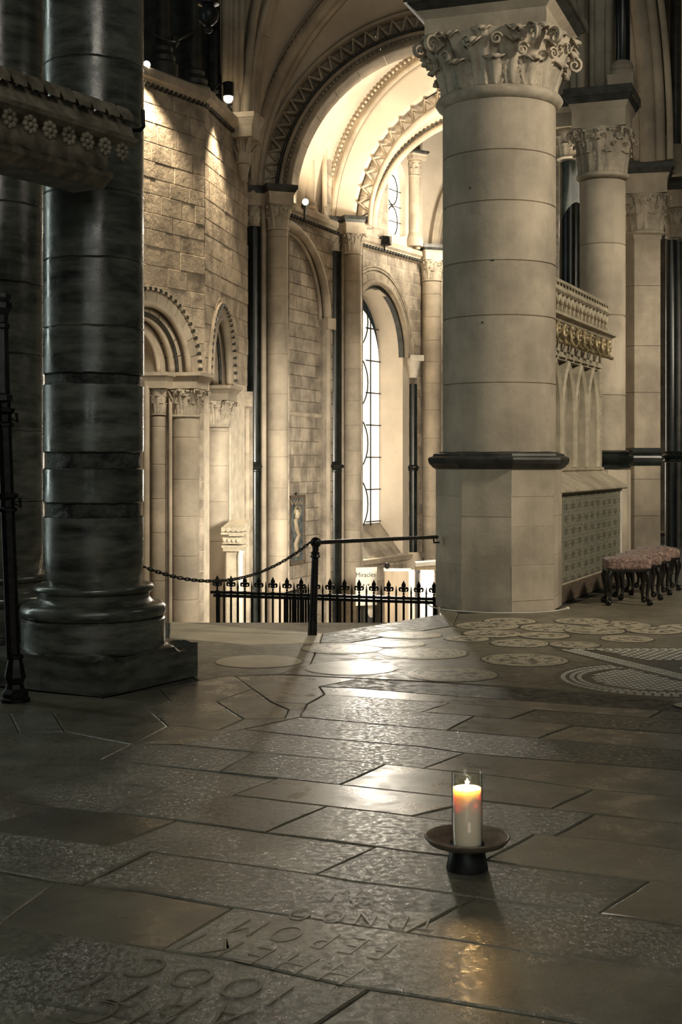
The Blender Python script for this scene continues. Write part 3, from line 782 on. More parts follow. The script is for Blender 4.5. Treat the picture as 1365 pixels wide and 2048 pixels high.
for i in range(16):
    s = .03+i*.118; bm = BM()
    sweep(bm, [cp(s, .06, z0+.07), cp(s, .03, z0+.12), cp(s, -.0, z0+.125), cp(s, -.035, z0+.085), cp(s, -.04, z0+.07)], [cdv]*5, [Vector((0, 0, 1))]*5, [(-.008, -.012), (.082, -.012), (.082, .012), (-.008, .012)])
    obj('crest_tile', bm, 'slate2', CT, 'auto')
for i in range(13):
    s = .19+i*.14; bm = BM(); random.seed(50+i)
    for k in range(9): 
        a = k*2*PI/8; ball(bm, cp(s+.035*math.cos(a)*(k < 8), -.10, z0-.15+.035*math.sin(a)*(k < 8)), .017, 8)
    obj('rosette', bm, 'slate2', CT, 'all')
for i in range(2):      # panelled pier carrying the canopy, past the left edge of the frame
    s = 1.62; bm = BM(); p = cp(s+.10, .18, 0); box(bm, p.x, p.y, (z0-.3)/2, .16, .22, z0-.3, math.atan2(cdv.y, cdv.x))
    if i == 0: obj('pier', bm, 'slate', CT)
    else: bm.free()
b = G(30, 1403)
SD = thing('iron_standard', 'slim black iron standard with moulded foot at the left edge', 'railing post', (b.x, b.y, 0))
lx = -.085
def sp(z): return Vector((lx*z/2.2, 0, z))
bm = BM(); lathe(bm, [(.085, 0), (.088, .02), (.075, .03), (.078, .05), (.055, .075), (.05, .10)], 8); obj('foot', bm, 'iron', SD)
bm = BM(); lathe(bm, [(.045, .10), (.062, .14), (.050, .20), (.040, .24), (.048, .245), (.048, .26), (.036, .27)], 8); obj('vase', bm, 'iron', SD)
bm = BM(); tube(bm, [sp(.24), sp(1.75)], .040, 8); obj('pole', bm, 'iron', SD)
for z in (1.12, 1.60):
    bm = BM(); p = sp(z); lathe(bm, [(.04, z-.05), (.055, z-.045), (.055, z-.03), (.042, z-.02), (.042, z+.02), (.06, z+.035), (.062, z+.055), (.04, z+.06)], 8, p.x, p.y); obj('collar', bm, 'iron', SD)
    bm = BM(); tube(bm, [p+Vector((.04, 0, 0)), p+Vector((.075, 0, -.02)), p+Vector((.07, 0, .03))], .010, 6); obj('spur', bm, 'iron', SD)
p = sp(1.75); bm = BM(); lathe(bm, [(.045, 1.68), (.075, 1.70), (.075, 1.73), (.06, 1.74), (.05, 2.1), (.058, 2.11), (.058, 2.13), (.048, 2.14), (.05, 2.18), (.07, 2.22), (.07, 2.25), (.055, 2.26), (.065, 2.28), (.065, 2.30), (.0001, 2.31)], 8, p.x-.02, p.y); obj('lantern_head', bm, 'bronze', SD)
# ------------------------------------------------------------------ big right column
cR = Vector((1.49, 12.72, 0))
t = thing('stone_column', 'massive pale round column with carved leaf capital on octagonal pedestal', 'column', (cR.x, cR.y, 0))
ys = [905, 765, 630, 520, 400, 298, 205]
drums(t, 0, 0, .53, [1.44]+[Z(y, 12.2) for y in ys[1:-1]]+[4.66], 'stone', 64, gap=.0012)
for zq in (2.62, 3.18, 3.85): 
    a = random.uniform(-2.4, -1.2); bm = BM(); ball(bm, (.525*math.cos(a), .525*math.sin(a), zq), .014, 8, .8); obj('old_dowel', bm, 'slate', t, 'all')
octv = lambda R, ph=math.radians(4): [(R*math.sin(ph+k*PI/4), -R*math.cos(ph+k*PI/4)) for k in range(8)]
for k in range(8):
    zs = [0, .10, .42, .77, 1.04, 1.31]
    if k % 2: zs = [0, .12, .50, .86, 1.31]
    v = octv(.60); p, q = Vector((*v[k], 0)), Vector((*v[(k+1) % 8], 0)); d = (q-p); n = Vector((d.y, -d.x, 0)).normalized()
    if n.dot(p) < 0: n = -n
    if (p+q).y > .6: continue
    for z0, z1 in zip(zs, zs[1:]):
        bm = BM(); g = .0025; pr = random.uniform(-.002, .003)
        a, b = p+d*.001, q-d*.001
        vs = [bm.verts.new(Vector((w.x, w.y, z))+n*o) for w, z, o in ((a, z0+g, pr), (b, z0+g, pr), (b, z1-g, pr), (a, z1-g, pr))]
        vi = [bm.verts.new(Vector((w.x, w.y, z))*1-n*.08*1) for w, z in ((a, z0+g), (b, z0+g), (b, z1-g), (a, z1-g))]
        bm.faces.new(vs); bm.faces.new(vi[::-1])
        for i in range(4): bm.faces.new((vs[i], vi[i], vi[(i+1) % 4], vs[(i+1) % 4]))
        obj('pedestal_stone', bm, 'stone', t)
bm = BM(); prism(bm, octv(.595), 0, 1.31); obj('pedestal_core', bm, 'mortar', t)
bm = BM(); rings = []
for R, z in ((.595, 1.285), (.625, 1.30), (.665, 1.34), (.675, 1.375), (.67, 1.395), (.63, 1.41), (.62, 1.43), (.575, 1.44), (.56, 1.45)):
    rings.append([bm.verts.new((x, y, z)) for x, y in octv(R)])
for a, b in zip(rings, rings[1:]):
    for i in range(8): bm.faces.new((a[i], a[(i+1) % 8], b[(i+1) % 8], b[i]))
bm.faces.new(rings[0][::-1]); bm.faces.new(rings[-1]); obj('pedestal_cornice', bm, 'slate', t)
capital(t, 0, 0, 4.72, 5.24, .535, .60, math.radians(-20), low=10, abz=5.62, detail=1.0)
bm = BM(); box(bm, 0, 0, 6.2, 1.0, 1.0, 1.15, math.radians(-20)); obj('impost', bm, 'stone', t)

# side-by-side helper: shaft with ring base
def shaft(root, px, Y, r, z0, z1, m='black', base=None, nd=1, name='shaft'):
    x = X(px, Y)
    if nd > 1:
        zs = [z0]
        while zs[-1] < z1-.3: zs.append(zs[-1]+random.uniform(.38, .62))
        zs[-1] = z1
        drums(root, x, Y, r, zs, m, 28, gap=.004)
    else:
        bm = BM(); cyl(bm, x, Y, z0, z1, r, n=28); obj(name, bm, m, root, 'auto')
    if base is not None: basering(root, x, Y, base, r, 'black' if m == 'black' else m, r/.22)
# second (coupled) column of the arcade
Y2 = 16.25
t = thing('stone_column', 'slender pale column directly behind the arcaded tomb screen', 'column', (X(1206, Y2), Y2, 0), 0, 'arcade columns on the right')
basering(t, 0, 0, 1.40, .285, 'black', .95)
drums(t, 0, 0, .272, [1.48, 2.15, 3.1, 3.95, 4.72], 'stone', 48, gap=.002)
bm = BM(); lathe(bm, [(.34, 0), (.34, 1.26), (.30, 1.27)], 8); obj('pedestal', bm, 'stone', t)
capital(t, 0, 0, 4.78, 5.32, .285, .335, math.radians(-20), low=8, abz=5.78, detail=.8)
Y3 = 16.9
t = thing('stone_column', 'black marble shaft with small capital between the two pale columns', 'column', (X(1141, Y3), Y3, 0), 0, 'arcade columns on the right')
bm = BM(); cyl(bm, 0, 0, 1.4, 5.1, .135); obj('shaft', bm, 'black', t, 'auto')
basering(t, 0, 0, 1.40, .14, 'black', .6); bm = BM(); lathe(bm, [(.2, 0), (.2, 1.3)], 8); obj('pedestal', bm, 'stone', t)
capital(t, 0, 0, 5.15, 5.5, .15, .27, math.radians(-20), low=6, abz=5.88, rich=False, detail=.7)
# upper shafts and arch mouldings standing on the abacus of the second column
ua = struct('trim_2', 'moulded upper arcade rising above the right hand columns', 'arcade')
def vshaft(root, px, Y, r, z0, z1, m='stone', base=False, seg=.55):
    x = X(px, Y); zs = [z0]
    if m.startswith('st'):
        while zs[-1] < z1-.3: zs.append(zs[-1]+random.uniform(.8, 1.2)*seg)
    zs += [z1]
    if z1-zs[-2] < .05: zs.pop(-2)
    for a, b in zip(zs, zs[1:]):
        bm = BM(); lathe(bm, [(r-.004, a), (r, a+.006), (r, b-.006), (r-.004, b)], 20, x, Y); obj('shaft_stone', bm, m, root, 'auto')
    if base:
        bm = BM(); lathe(bm, [(r*1.55, z0-.12), (r*1.6, z0-.06), (r*1.3, z0-.03), (r*1.45, z0), (r*1.3, z0+.04), (r, z0+.07)], 24, x, Y); obj('shaft_base', bm, 'stone', root, 'auto')
        bm = BM(); box(bm, x, Y, z0-.25, r*3.2, r*3.2, .28, math.radians(-20)); obj('base_block', bm, 'stone', root)
zt = 8.2
vshaft(ua, 1150, 16.6, .05, 5.75, zt); vshaft(ua, 1163, 16.5, .05, 5.75, zt); vshaft(ua, 1176, 16.75, .06, 5.75, zt)
vshaft(ua, 1192, 16.5, .075, 5.78, zt); vshaft(ua, 1207, 16.35, .10, 5.78, zt); vshaft(ua, 1219, 16.2, .045, 5.78, zt)
bm = BM(); box(bm, X(1165, 17.3), 17.3, 7.0, .9, .9, 2.5, math.radians(-20)); obj('core', bm, 'stone', ua)
vshaft(ua, 1245, 16.1, .095, 6.06, zt, 'black', True)
# third pier and its shafts
Y4 = 20.3
t = thing('stone_pier', 'flat faced pale pier with leaf capital beyond the slender column', 'pier', (X(1289, Y4), Y4, 0), 0, 'arcade columns on the right')
w = 54*Y4/F
ZP = [0, .55, 1.1, 1.5, 2.4, 3.1, 4.0, 4.72]
for a, b in zip(ZP, ZP[1:]):
    bm = BM(); poly = [(-.31, .10), (-.165, -.09), (.235, -.05), (.26, .30), (-.2, .40)]
    prism(bm, poly, a+.003, b-.003); obj('pier_stone', bm, 'stone', t)
bm = BM()
sc = lambda k: [(x*k, y*k) for x, y in poly]
R_ = []
for k, z in ((1.02, 1.30), (1.10, 1.36), (1.10, 1.42), (1.04, 1.45), (1.16, 1.50), (1.16, 1.54), (1.02, 1.57)): R_.append([bm.verts.new((x, y, z)) for x, y in sc(k)])
for a, b in zip(R_, R_[1:]):
    for i in range(5): bm.faces.new((a[i], a[(i+1) % 5], b[(i+1) % 5], b[i]))
bm.faces.new(R_[0][::-1]); bm.faces.new(R_[-1]); obj('string_moulding', bm, 'black', t)
bm = BM(); prism(bm, sc(1.08), 4.70, 4.80); obj('neck_moulding', bm, 'stone', t)
capital(t, .03, .08, 4.80, 5.36, .27, .34, math.radians(-12), low=8, abz=5.82, detail=.8)
t2 = thing('stone_pier', 'group of dark marble shafts at the right edge beside the flat pier', 'pier', (X(1347, 21.6), 21.6, 0), 0, 'arcade columns on the right')
for dx, r in ((-.045, .085), (.10, .07)):
    bm = BM(); cyl(bm, dx, dx, 0, 1.35, r+.01); cyl(bm, dx, dx, 1.5, 4.9, r); obj('shaft', bm, 'black' if dx < 0 else 'slate', t2, 'auto'); basering(t2, dx, dx, 1.46, r, 'black', .7)
capital(t2, .03, 0, 4.95, 5.40, .14, .28, math.radians(-12), low=6, abz=5.82, rich=True, detail=.6)
vshaft(ua, 1327, 20.4, .10, 6.2, 9.6, 'slate', True); vshaft(ua, 1352, 20.7, .09, 6.15, 9.6, 'slate', True)
vshaft(ua, 1262, 20.6, .06, 5.85, 6.5)
# arch springing from the third pier, leaning left as it rises
fr3 = Frame((X(1312, 20.0), 20.0), (-1, -.12), (.3, -1))
for off, r in ((0, .13), (-.19, .075), (.18, .06), (-.34, .05)):
    pts = []
    for i in range(15):
        q = i/14; pts.append(Vector((X(1298-62*q**2.2, 20.0)-off*.8, 20.0+off*.6, 5.8+4.0*q)))
    bm = BM(); tube(bm, pts, r, 12); obj('arch_roll', bm, 'stone', ua, 'all')
bm = BM(); sweep(bm, [Vector((X(1300-60*(i/10)**2.2, 20.4), 20.5, 5.8+4.0*i/10)) for i in range(11)], [Vector((1, 0, 0))]*11, Vector((0, 1, 0)), rect(-.25, .35, 0, .6)); obj('arch_core', bm, 'stone', ua)

# ------------------------------------------------------------------ tomb with lancet screen (right)
T0 = Vector((2.066, 12.81, 0)); dT = Vector((.397, .918, 0)); nT = Vector((.918, -.397, 0))
TB = thing('tomb_chest', 'stone tomb with lancet screen and crested cornice behind the big column', 'tomb', (0, 0, 0))
frT = Frame(T0, dT, nT)
LE = 2.99; LS = -.25
def tbox(name, s0, s1, z0, z1, o0, o1, m='sand', parent=TB):
    bm = BM(); q = [frT.P(s0, z0, o0), frT.P(s1, z0, o0), frT.P(s1, z0, o1), frT.P(s0, z0, o1)]
    prism(bm, [(p.x, p.y) for p in q], z0, z1); return obj(name, bm, m, parent)
def tprof(name, prof, s0, s1, m='sand', parent=TB):   # prof (o,z)
    bm = BM(); a = [bm.verts.new(frT.P(s0, z, o)) for o, z in prof]; b = [bm.verts.new(frT.P(s1, z, o)) for o, z in prof]; n = len(prof)
    for i in range(n): bm.faces.new((a[i], a[(i+1) % n], b[(i+1) % n], b[i]))
    bm.faces.new(a[::-1]); bm.faces.new(b); return obj(name, bm, m, parent)
tbox('plinth', LS, LE, 0, .165, -.6, .0, 'turned')
pn = tbox('chest', LS, LE-.06, .165, 1.05, -.6, -.02, 'sand')
bm = BM(); uvl = bm.loops.layers.uv.new('UVMap'); vs = [bm.verts.new(frT.P(*q)) for q in ((LS, .19, -.012), (LE-.12, .19, -.012), (LE-.12, 1.03, -.012), (LS, 1.03, -.012))]
f = bm.faces.new(vs)
for l, uv in zip(f.loops, ((0, 0), (1, 0), (1, 1), (0, 1))): l[uvl].uv = uv
r_ = bmesh.ops.extrude_face_region(bm, geom=[f]); 
for v in [g for g in r_['geom'] if isinstance(g, bmesh.types.BMVert)]: v.co -= nT*.02
obj('painted_panel', bm, 'diaper', TB, label='green stencilled front panel')
tbox('end_strip', LE-.11, LE-.03, .1, 1.05, -.3, -.005, 'white')
tprof('sill', [(-.6, 1.05), (.03, 1.05), (.05, 1.065), (.05, 1.085), (.02, 1.10), (-.24, 1.255), (-.26, 1.255), (-.6, 1.255)], LS, LE+.04)
tprof('ledge', [(-.6, 1.255), (-.235, 1.255), (-.215, 1.27), (-.215, 1.29), (-.24, 1.30), (-.6, 1.30)], LS, LE-.02)
SE = 2.84
tprof('screen_head', [(-.56, 2.40), (-.225, 2.40), (-.225, 2.45), (-.21, 2.455), (-.205, 2.475), (-.23, 2.49), (-.42, 2.49)], LS, SE)
for i in range(10): tbox('dentil', SE-.30-i*.33, SE-.04-i*.33, 2.425, 2.475, -.3, -.195)
tbox('end_post', SE-.12, SE, 1.30, 2.42, -.42, -.215)
for i in range(7): tbox('post_panel', SE-.105, SE-.02, 1.33+i*.155, 1.33+i*.155+.14, -.22, -.208)
pitch = .56
k = 0; s = SE-.16
while s-pitch > LS:
    a, b = s-pitch, s; c = (a+b)/2; hw = pitch/2-.012
    LN = obj('lancet', BM(), 'sand', TB)
    # pointed arch: two arcs
    R = pitch*1.35
    pts = []
    zsp = 1.85
    for i in range(9): 
        q = i/8; ang = q*math.acos(max(-1, (R-hw)/R)); pts.append((c-hw+R*(1-math.cos(ang)), zsp+R*math.sin(ang)*1.0))
    top = pts[-1][1]
    sc_ = (2.385-zsp)/(top-zsp)
    Lh = [(c-hw, 1.30)]+[(x, zsp+(z-zsp)*sc_) for x, z in pts]
    Rh = [(2*c-x, z) for x, z in reversed(Lh)]
    full = Lh+Rh[1:]
    bm = arch_ring(frT, full, [(-.04, -.31), (.02, -.31), (.028, -.215), (.0, -.195), (-.03, -.225)]); obj('arch_moulding', bm, 'sand', LN)
    bm = arch_ring(frT, [(x+(c-x)*.26, z-(.07 if z > 1.4 else 0)) for x, z in full], rect(-.016, .012, -.40, -.33)); obj('inner_moulding', bm, 'sand', LN)
    bm = BM(); p = [frT.P(c, z, -.28) for z in (1.30, 2.02)]; sweep(bm, p, [dT]*2, nT, rect(-.022, .022, -.04, .03)); obj('mullion', bm, 'sand', LN)
    bm = BM(); pc = [(c+.095*math.cos(q*PI/6), 2.06+.12*math.sin(q*PI/6)) for q in range(13)]
    bm2 = arch_ring(frT, pc, rect(-.02, .018, -.36, -.26)); obj('tracery', bm2, 'sand', LN)
    tbox('jamb', a-.02, a+.02, 1.30, 1.9, -.32, -.215, 'sand', LN)
    s -= pitch
tbox('screen_back', LS, SE-.1, 1.30, 2.42, -.62, -.56, 'black')  # black backing: shade between the lancets put into the colour
tprof('frieze', [(-.42, 2.49), (-.22, 2.49), (-.20, 2.60), (-.13, 2.745), (-.42, 2.745)], LS, SE-.02)
random.seed(11)
for i in range(11):
    s = SE-.10-i*.29; bm = BM()
    for k in range(11):
        a = k*.9; rr = .10*(1-k/16)
        ball(bm, frT.P(s+rr*math.cos(a), 2.625+rr*1.05*math.sin(a), -.15+.02*(k % 3)), random.uniform(.022, .036), 7)
    pts = [frT.P(s+.12*math.cos(q), 2.62+.09*math.sin(q), -.13+.01*q) for q in [j*.5 for j in range(11)]]
    tube(bm, pts, .020, 6); obj('leaf_boss', bm, 'gilt', TB, 'all')
tprof('cornice', [(-.42, 2.745), (-.12, 2.745), (-.10, 2.775), (-.055, 2.79), (-.05, 2.815), (-.12, 2.83), (-.42, 2.83)], LS, SE+.06)
tprof('gallery_back', [(-.42, 2.83), (-.18, 2.83), (-.18, 3.04), (-.42, 3.04)], LS, SE)
for i in range(20):
    s = SE-.08-i*.17
    if s < LS+.05: break
    bm = BM(); tube(bm, [frT.P(s, 2.83, -.15), frT.P(s, 2.95, -.15), frT.P(s+.075, 3.03, -.15)], .020, 6); tube(bm, [frT.P(s, 2.93, -.15), frT.P(s-.075, 3.03, -.15)], .018, 6); obj('baluster', bm, 'sand', TB, 'all')
tprof('gallery_rail', [(-.42, 3.03), (-.13, 3.03), (-.105, 3.05), (-.105, 3.065), (-.13, 3.08), (-.42, 3.08)], LS, SE+.02)
tprof('cresting_base', [(-.42, 3.08), (-.14, 3.08), (-.14, 3.14), (-.42, 3.14)], LS, SE)
for i in range(26):
    s = SE-.02-i*.125
    if s < LS+.03: break
    tprof('crest_tile', [(-.22, 3.19), (-.105, 3.125), (-.10, 3.14), (-.21, 3.215)], s-.085, s)
# ------------------------------------------------------------------ left inner walls (lit)
ZL = -2.2
wl = struct('wall_left', 'floodlit block of tooled ashlar with a round arch', 'wall')
fA = Frame((X(290, 20.0), 20.0), (.62, 1), (.85, -.527))
O1 = Op(.10, .98, ZL, 2.74, 1.05); EA = 1.425
wallback(wl, fA, -1.6, EA, ZL, 7.05, [O1], thick=.5)
ashlar(wl, fA.O, fA.d, fA.n, -1.6, EA, 2.9, 7.05, .27, .42, [Op(.10, 1.2, ZL, 2.74, 1.22)], 'ashlar', proud=.02)
ashlar(wl, fA.O, fA.d, fA.n, 1.10, EA, ZL, 2.9, .27, .42, [], 'ashlar', proud=.01)
wl2 = struct('wall_end', 'narrow side of the floodlit block with a pointed arch', 'wall')
fB = Frame(fA.P(EA, 0).to_2d(), (.18, 1), (.984, -.177))
O2 = Op(.98, .66, ZL, 2.67, 1.15); EB = 2.75
wallback(wl2, fB, 0, EB, ZL, 7.05, [O2], thick=.6)
ashlar(wl2, fB.O, fB.d, fB.n, 0.0, EB, 2.7, 7.05, .27, .55, [Op(.98, .80, ZL, 2.67, 1.3)], 'ashlar', proud=.02)
def dentil_hood(parent, fr, c, r, h, zs, n=22, a0=0.0, a1=PI, w=.05, m='slate', st='carve'):
    obj('hood', arch_ring(fr, archpts(c, zs, r, h, 30, a0, a1), rect(-.03, .035, .02, .07)), 'carve', parent, 'auto')
    for i in range(n):
        a = a0+(a1-a0)*(i+.5)/n; p = fr.P(c-(r-.01)*math.cos(a), zs+(h-.01)*math.sin(a), .06)
        bm = BM(); box(bm, 0, 0, 0, .05, .05, .05, math.atan2(fr.d.y, fr.d.x)); obj('hood_billet', bm, st, parent, loc=p)
def voussoirs(parent, fr, c, r0, r1, zs, hs, v0, v1, n=13, m='stone', a0=0, a1=PI):
    """separate wedge stones round an arch"""
    for i in range(n):
        aa = [a0+(a1-a0)*(i+q)/n for q in (.03, .5, .97)]; bm = BM()
        k = hs/r0; ring = []
        for v in (v0, v1):
            ring.append([bm.verts.new(fr.P(c-r*math.cos(a), zs+r*k*math.sin(a), v)) for r in (r0, r1) for a in (aa if r == r0 else aa[::-1])])
        bm.faces.new(ring[0][::-1]); bm.faces.new(ring[1])
        for j in range(6): bm.faces.new((ring[0][j], ring[0][(j+1) % 6], ring[1][(j+1) % 6], ring[1][j]))
        obj('voussoir', bm, m, parent)
for fr, par, c, r, h, zs in ((fA, wl, .10, 1.17, 1.2, 2.74), (fB, wl2, .98, .78, 1.27, 2.67)):
    dentil_hood(par, fr, c, r, h, zs, 30, st='slate')
    voussoirs(par, fr, c, r-.20, r-.03, zs, h-.20, -.05, .035, 13, 'stone')
    obj('roll', arch_ring(fr, archpts(c, zs, r-.23, h-.23, 30), circ(0, .0, .055)), 'stone', par, 'all')
    voussoirs(par, fr, c, r-.38, r-.26, zs, h-.38, -.42, -.10, 11, 'stone')
    obj('roll', arch_ring(fr, archpts(c, zs, r-.40, h-.40, 30), circ(0, -.20, .05)), 'stone', par, 'all')
    obj('billet_roll', arch_ring(fr, archpts(c, zs, r-.36, h-.36, 30), circ(0, -.12, .03)), 'slate', par, 'all')
    obj('inner_order', arch_ring(fr, archpts(c, zs, r-.50, h-.50, 30), rect(-.07, .08, -.6, -.30)), 'stone', par)
    obj('roll', arch_ring(fr, archpts(c, zs, r-.56, h-.56, 30), circ(0, -.33, .04)), 'stone', par, 'all')
    # fill behind the mouldings
    bm = BM(); q = [fr.P(a, z, -.62) for a, z in [(c-r, ZL)]+archpts(c, zs, r, h, 20)+[(c+r, ZL)]]; bm.faces.new([bm.verts.new(p) for p in q]); q = bmesh.ops.extrude_face_region(bm, geom=bm.faces[:]); 
    for v in [g for g in q['geom'] if isinstance(g, bmesh.types.BMVert)]: v.co -= fr.n*.1
    obj('recess_wall', bm, 'stone2', par)
# cornice of that block
for par, fr, s0, s1 in ((wl, fA, -1.6, EA+.12), (wl2, fB, -.12, EB)):
    bm = BM(); prof = [(0, 6.92), (.04, 6.95), (.10, 7.02), (.14, 7.04), (.14, 7.16), (.05, 7.22), (-.3, 7.34), (-.5, 7.34), (-.5, 6.92)]
    a = [bm.verts.new(fr.P(s0, z, o)) for o, z in prof]; b = [bm.verts.new(fr.P(s1, z, o)) for o, z in prof]; n = len(prof)
    for i in range(n): bm.faces.new((a[i], a[(i+1) % n], b[(i+1) % n], b[i]))
    bm.faces.new(a[::-1]); bm.faces.new(b); obj('cornice', bm, 'stone', par)
    for i in range(int((s1-s0)/.11)):
        bm = BM(); box(bm, 0, 0, 0, .06, .07, .06, math.atan2(fr.d.y, fr.d.x)); obj('cornice_billet', bm, 'slate', par, loc=fr.P(s0+.06+i*.11, 6.95, .04))
# columns of the arches
def aisle_column(px, Y, r, ztop, label, half, capH=.42, low=6, detail=.7, abz=.14, rich=True, drums_=True):
    t = thing('stone_column', label, 'column', (X(px, Y), Y, 0), 0, 'columns of the floodlit arches')
    zs = [ZL+.3]
    while zs[-1] < ztop-.5: zs.append(zs[-1]+random.uniform(.5, .75))
    zs.append(ztop); drums(t, 0, 0, r, zs, 'stone', 32, gap=.003)
    bm = BM(); lathe(bm, [(r*1.5, ZL), (r*1.5, ZL+.15), (r*1.3, ZL+.2), (r*1.35, ZL+.25), (r, ZL+.3)], 24); obj('base', bm, 'stone', t, 'auto')
    capital(t, 0, 0, ztop+.03, ztop+capH, r, half, math.radians(-12), low, abz=ztop+capH+abz+.1, rich=rich, detail=detail, abm2='stone')
    return t
aisle_column(371, 20.85, .215, 2.03, 'thick pale column at the corner of the floodlit block', .30, .45)
aisle_column(434, 22.35, .205, 1.92, 'thick pale column under the narrow pointed arch', .29, .45)
aisle_column(317, 20.3, .105, 2.04, 'thin pale shaft nearest the dark marble column', .17, .42, rich=False)
jw = struct('wall_inner', 'recessed jamb strips between the pale aisle columns', 'wall')
for px, Y, r, m_ in ((293, 20.2, .05, 'stone'), (336, 20.9, .045, 'stone2'), (341, 20.7, .03, 'stone'), (402, 21.6, .06, 'stone2'), (409, 21.5, .03, 'stone'), (300, 20.6, .04, 'stone2'), (462, 23.3, .06, 'stone2')):
    bm = BM(); cyl(bm, X(px, Y), Y, ZL, 2.5, r, n=14); obj('jamb_roll', bm, m_, jw, 'auto')
bm = BM(); box(bm, X(330, 21.6), 21.7, .2, 3.2, .12, 4.8, math.atan2(.85, .53)); obj('wall_core', bm, 'stone2', jw)
bm = BM(); box(bm, X(425, 23.6), 23.7, .2, 1.4, .12, 4.8, .2); obj('wall_core', bm, 'stone2', jw)
# buttress pilaster with a moulded cap, wall arch sliver
bt_ = thing('stone_pilaster', 'bright flat pilaster with moulded cap left of the dark pier', 'pilaster', (0, 0, 0))
Yb = 23.9
zs = [ZL, -1.4, -.7, -.05, .5, 1.0, 1.5, 2.0, 2.3]
for a, b in zip(zs, zs[1:]):
    bm = BM(); box(bm, X(480, Yb), Yb, (a+b)/2, .34, .3, b-a-.006, .05); obj('stone_block', bm, 'stone', bt_)
bm = BM(); box(bm, X(481, Yb), Yb, 2.36, .42, .38, .05, .05); box(bm, X(481, Yb), Yb, 2.42, .36, .34, .09, .05); obj('cap', bm, 'stone', bt_)
wb = struct('wall_back', 'wall strip with a narrow pointed arch left of the dark pier', 'wall')
fC = Frame((X(462, 24.6), 24.6), (1, .12), (.12, -1))
ashlar(wb, fC.O, fC.d, fC.n, -.25, .62, 2.4, 6.9, .27, .35, [], 'stone2')
bm = BM(); q = fC.P(.2, 0, -.3); box(bm, q.x, q.y, 2.4, 1.4, .6, 9.3, .12); obj('wall_core', bm, 'mortar', wb)
pp = [(fC.at(470)+.0, 2.45)]+[(fC.at(474+8*math.sin(i/8*PI/2)), 2.5+3.1*i/8) for i in range(9)]
obj('roll', arch_ring(fC, pp, circ(0, .06, .05)), 'stone', wb, 'all'); obj('roll', arch_ring(fC, [(a+.13, z) for a, z in pp], circ(0, .10, .04)), 'slate', wb, 'all')
# corbel pier carrying the first ribs
cb = thing('rib_corbel', 'carved corbel at the top corner of the lit block carrying dark ribs', 'corbel', (X(487, 23.0), 23.0, 0))
capital(cb, 0, 0, 6.45, 6.85, .12, .24, math.radians(-15), low=6, abz=7.25, detail=.6, abm2='stone')
bm = BM(); lathe(bm, [(.05, 6.15), (.08, 6.25), (.12, 6.42)], 12); obj('tail', bm, 'stone', cb, 'auto')

# ------------------------------------------------------------------ apse piers and bays
P1 = Vector((X(540, 24.5), 24.5, 0)); P2 = Vector((X(690, 27.7), 27.7, 0)); P3 = Vector((X(864, 31.1), 31.1, 0))
def pier(label, P, Y, light, lr, darks, rolls, ztop, hood, capH=.55, corepx=None):
    t = thing('stone_pier', label, 'pier', (0, 0, 0), 0, 'tall compound piers of the aisle')
    x = X(light, Y)
    zs = [ZL]
    while zs[-1] < ztop-.5: zs.append(zs[-1]+random.uniform(.45, .72))
    zs.append(ztop); drums(t, x, Y, lr, zs, 'stone', 36, gap=.004)
    capital(t, x, Y, ztop+.03, ztop+capH, lr, lr*1.32, math.radians(20), 6, abz=ztop+capH+.35, detail=.6)
    for px, dy, r in darks:
        xx = X(px, Y+dy); bm = BM(); cyl(bm, xx, Y+dy, ZL, ztop+.08, r, n=28); obj('dark_shaft', bm, 'black', t, 'auto', label='tall black marble shaft')
        basering(t, xx, Y+dy, Z(932, Y), r, 'black', r/.16, 'shaft_ring')
        capital(t, xx, Y+dy, ztop+.1, ztop+capH, r, r*1.5, math.radians(20), 6, abz=ztop+capH+.35, rich=False, detail=.5)
    for px, dy, r in rolls:
        bm = BM(); cyl(bm, X(px, Y+dy), Y+dy, ZL, ztop+capH, r, n=14); obj('angle_roll', bm, 'stone', t, 'auto')
    bm = BM(); a, b = corepx; box(bm, X((a+b)/2, Y+.45), Y+.45, (ZL+ztop+capH+.3)/2, (b-a)*Y/F, .5, ztop+capH+.3-ZL, .25); obj('core', bm, 'stone2', t)
    return t
pier('tall dark compound pier with black shaft, left of the framed painting', P1, 24.5, 556, .185, [(508, .05, .12)], [(528, .0, .05), (520, .12, .05), (535, .1, .04)], 5.55, None, .45, (500, 575))
pier('tall compound pier with black shaft left of the tall window', P2, 27.7, 706, .18, [(667, .05, .145)], [(687, .05, .04), (652, .2, .04)], 5.60, None, .42, (650, 722))
pier('farthest compound pier between the window and the big column', P3, 31.1, 864, .215, [], [(842, .1, .05), (836, .2, .05)], 5.50, None, .48, (838, 888))
# bay 1 wall with blind arch
w1 = struct('wall_bay', 'ashlar aisle wall with a blind arch and painting', 'wall')
f1 = Frame((P1.x, P1.y+.5), (P2.x-P1.x, P2.y-P1.y), (1, -.5)); f1.n = Vector((f1.d.y, -f1.d.x, 0)); L1 = (P2-P1).length
bm = BM(); a = f1.P(L1/2, 0, -.35); box(bm, a.x, a.y, 2.1, L1+.4, .5, 8.6, math.atan2(f1.d.y, f1.d.x)); obj('wall_core', bm, 'mortar', w1)
ac = f1.at(576); ae = f1.at(646); rad1 = ae-ac; 
ashlar(w1, f1.O, f1.d, f1.n, 0, L1, ZL, 6.35, .26, .34, [], 'stone2', proud=.007)
zsp1 = Z(640, 27.0); zap = Z(462, 26.0)
cx1 = f1.at(572); pts = archpts(cx1, zsp1, ae-cx1, zap-zsp1, 30)
obj('roll', arch_ring(f1, [p for p in pts if p[0] > -.1], circ(0, .10, .085, 10)), 'stone', w1, 'all')
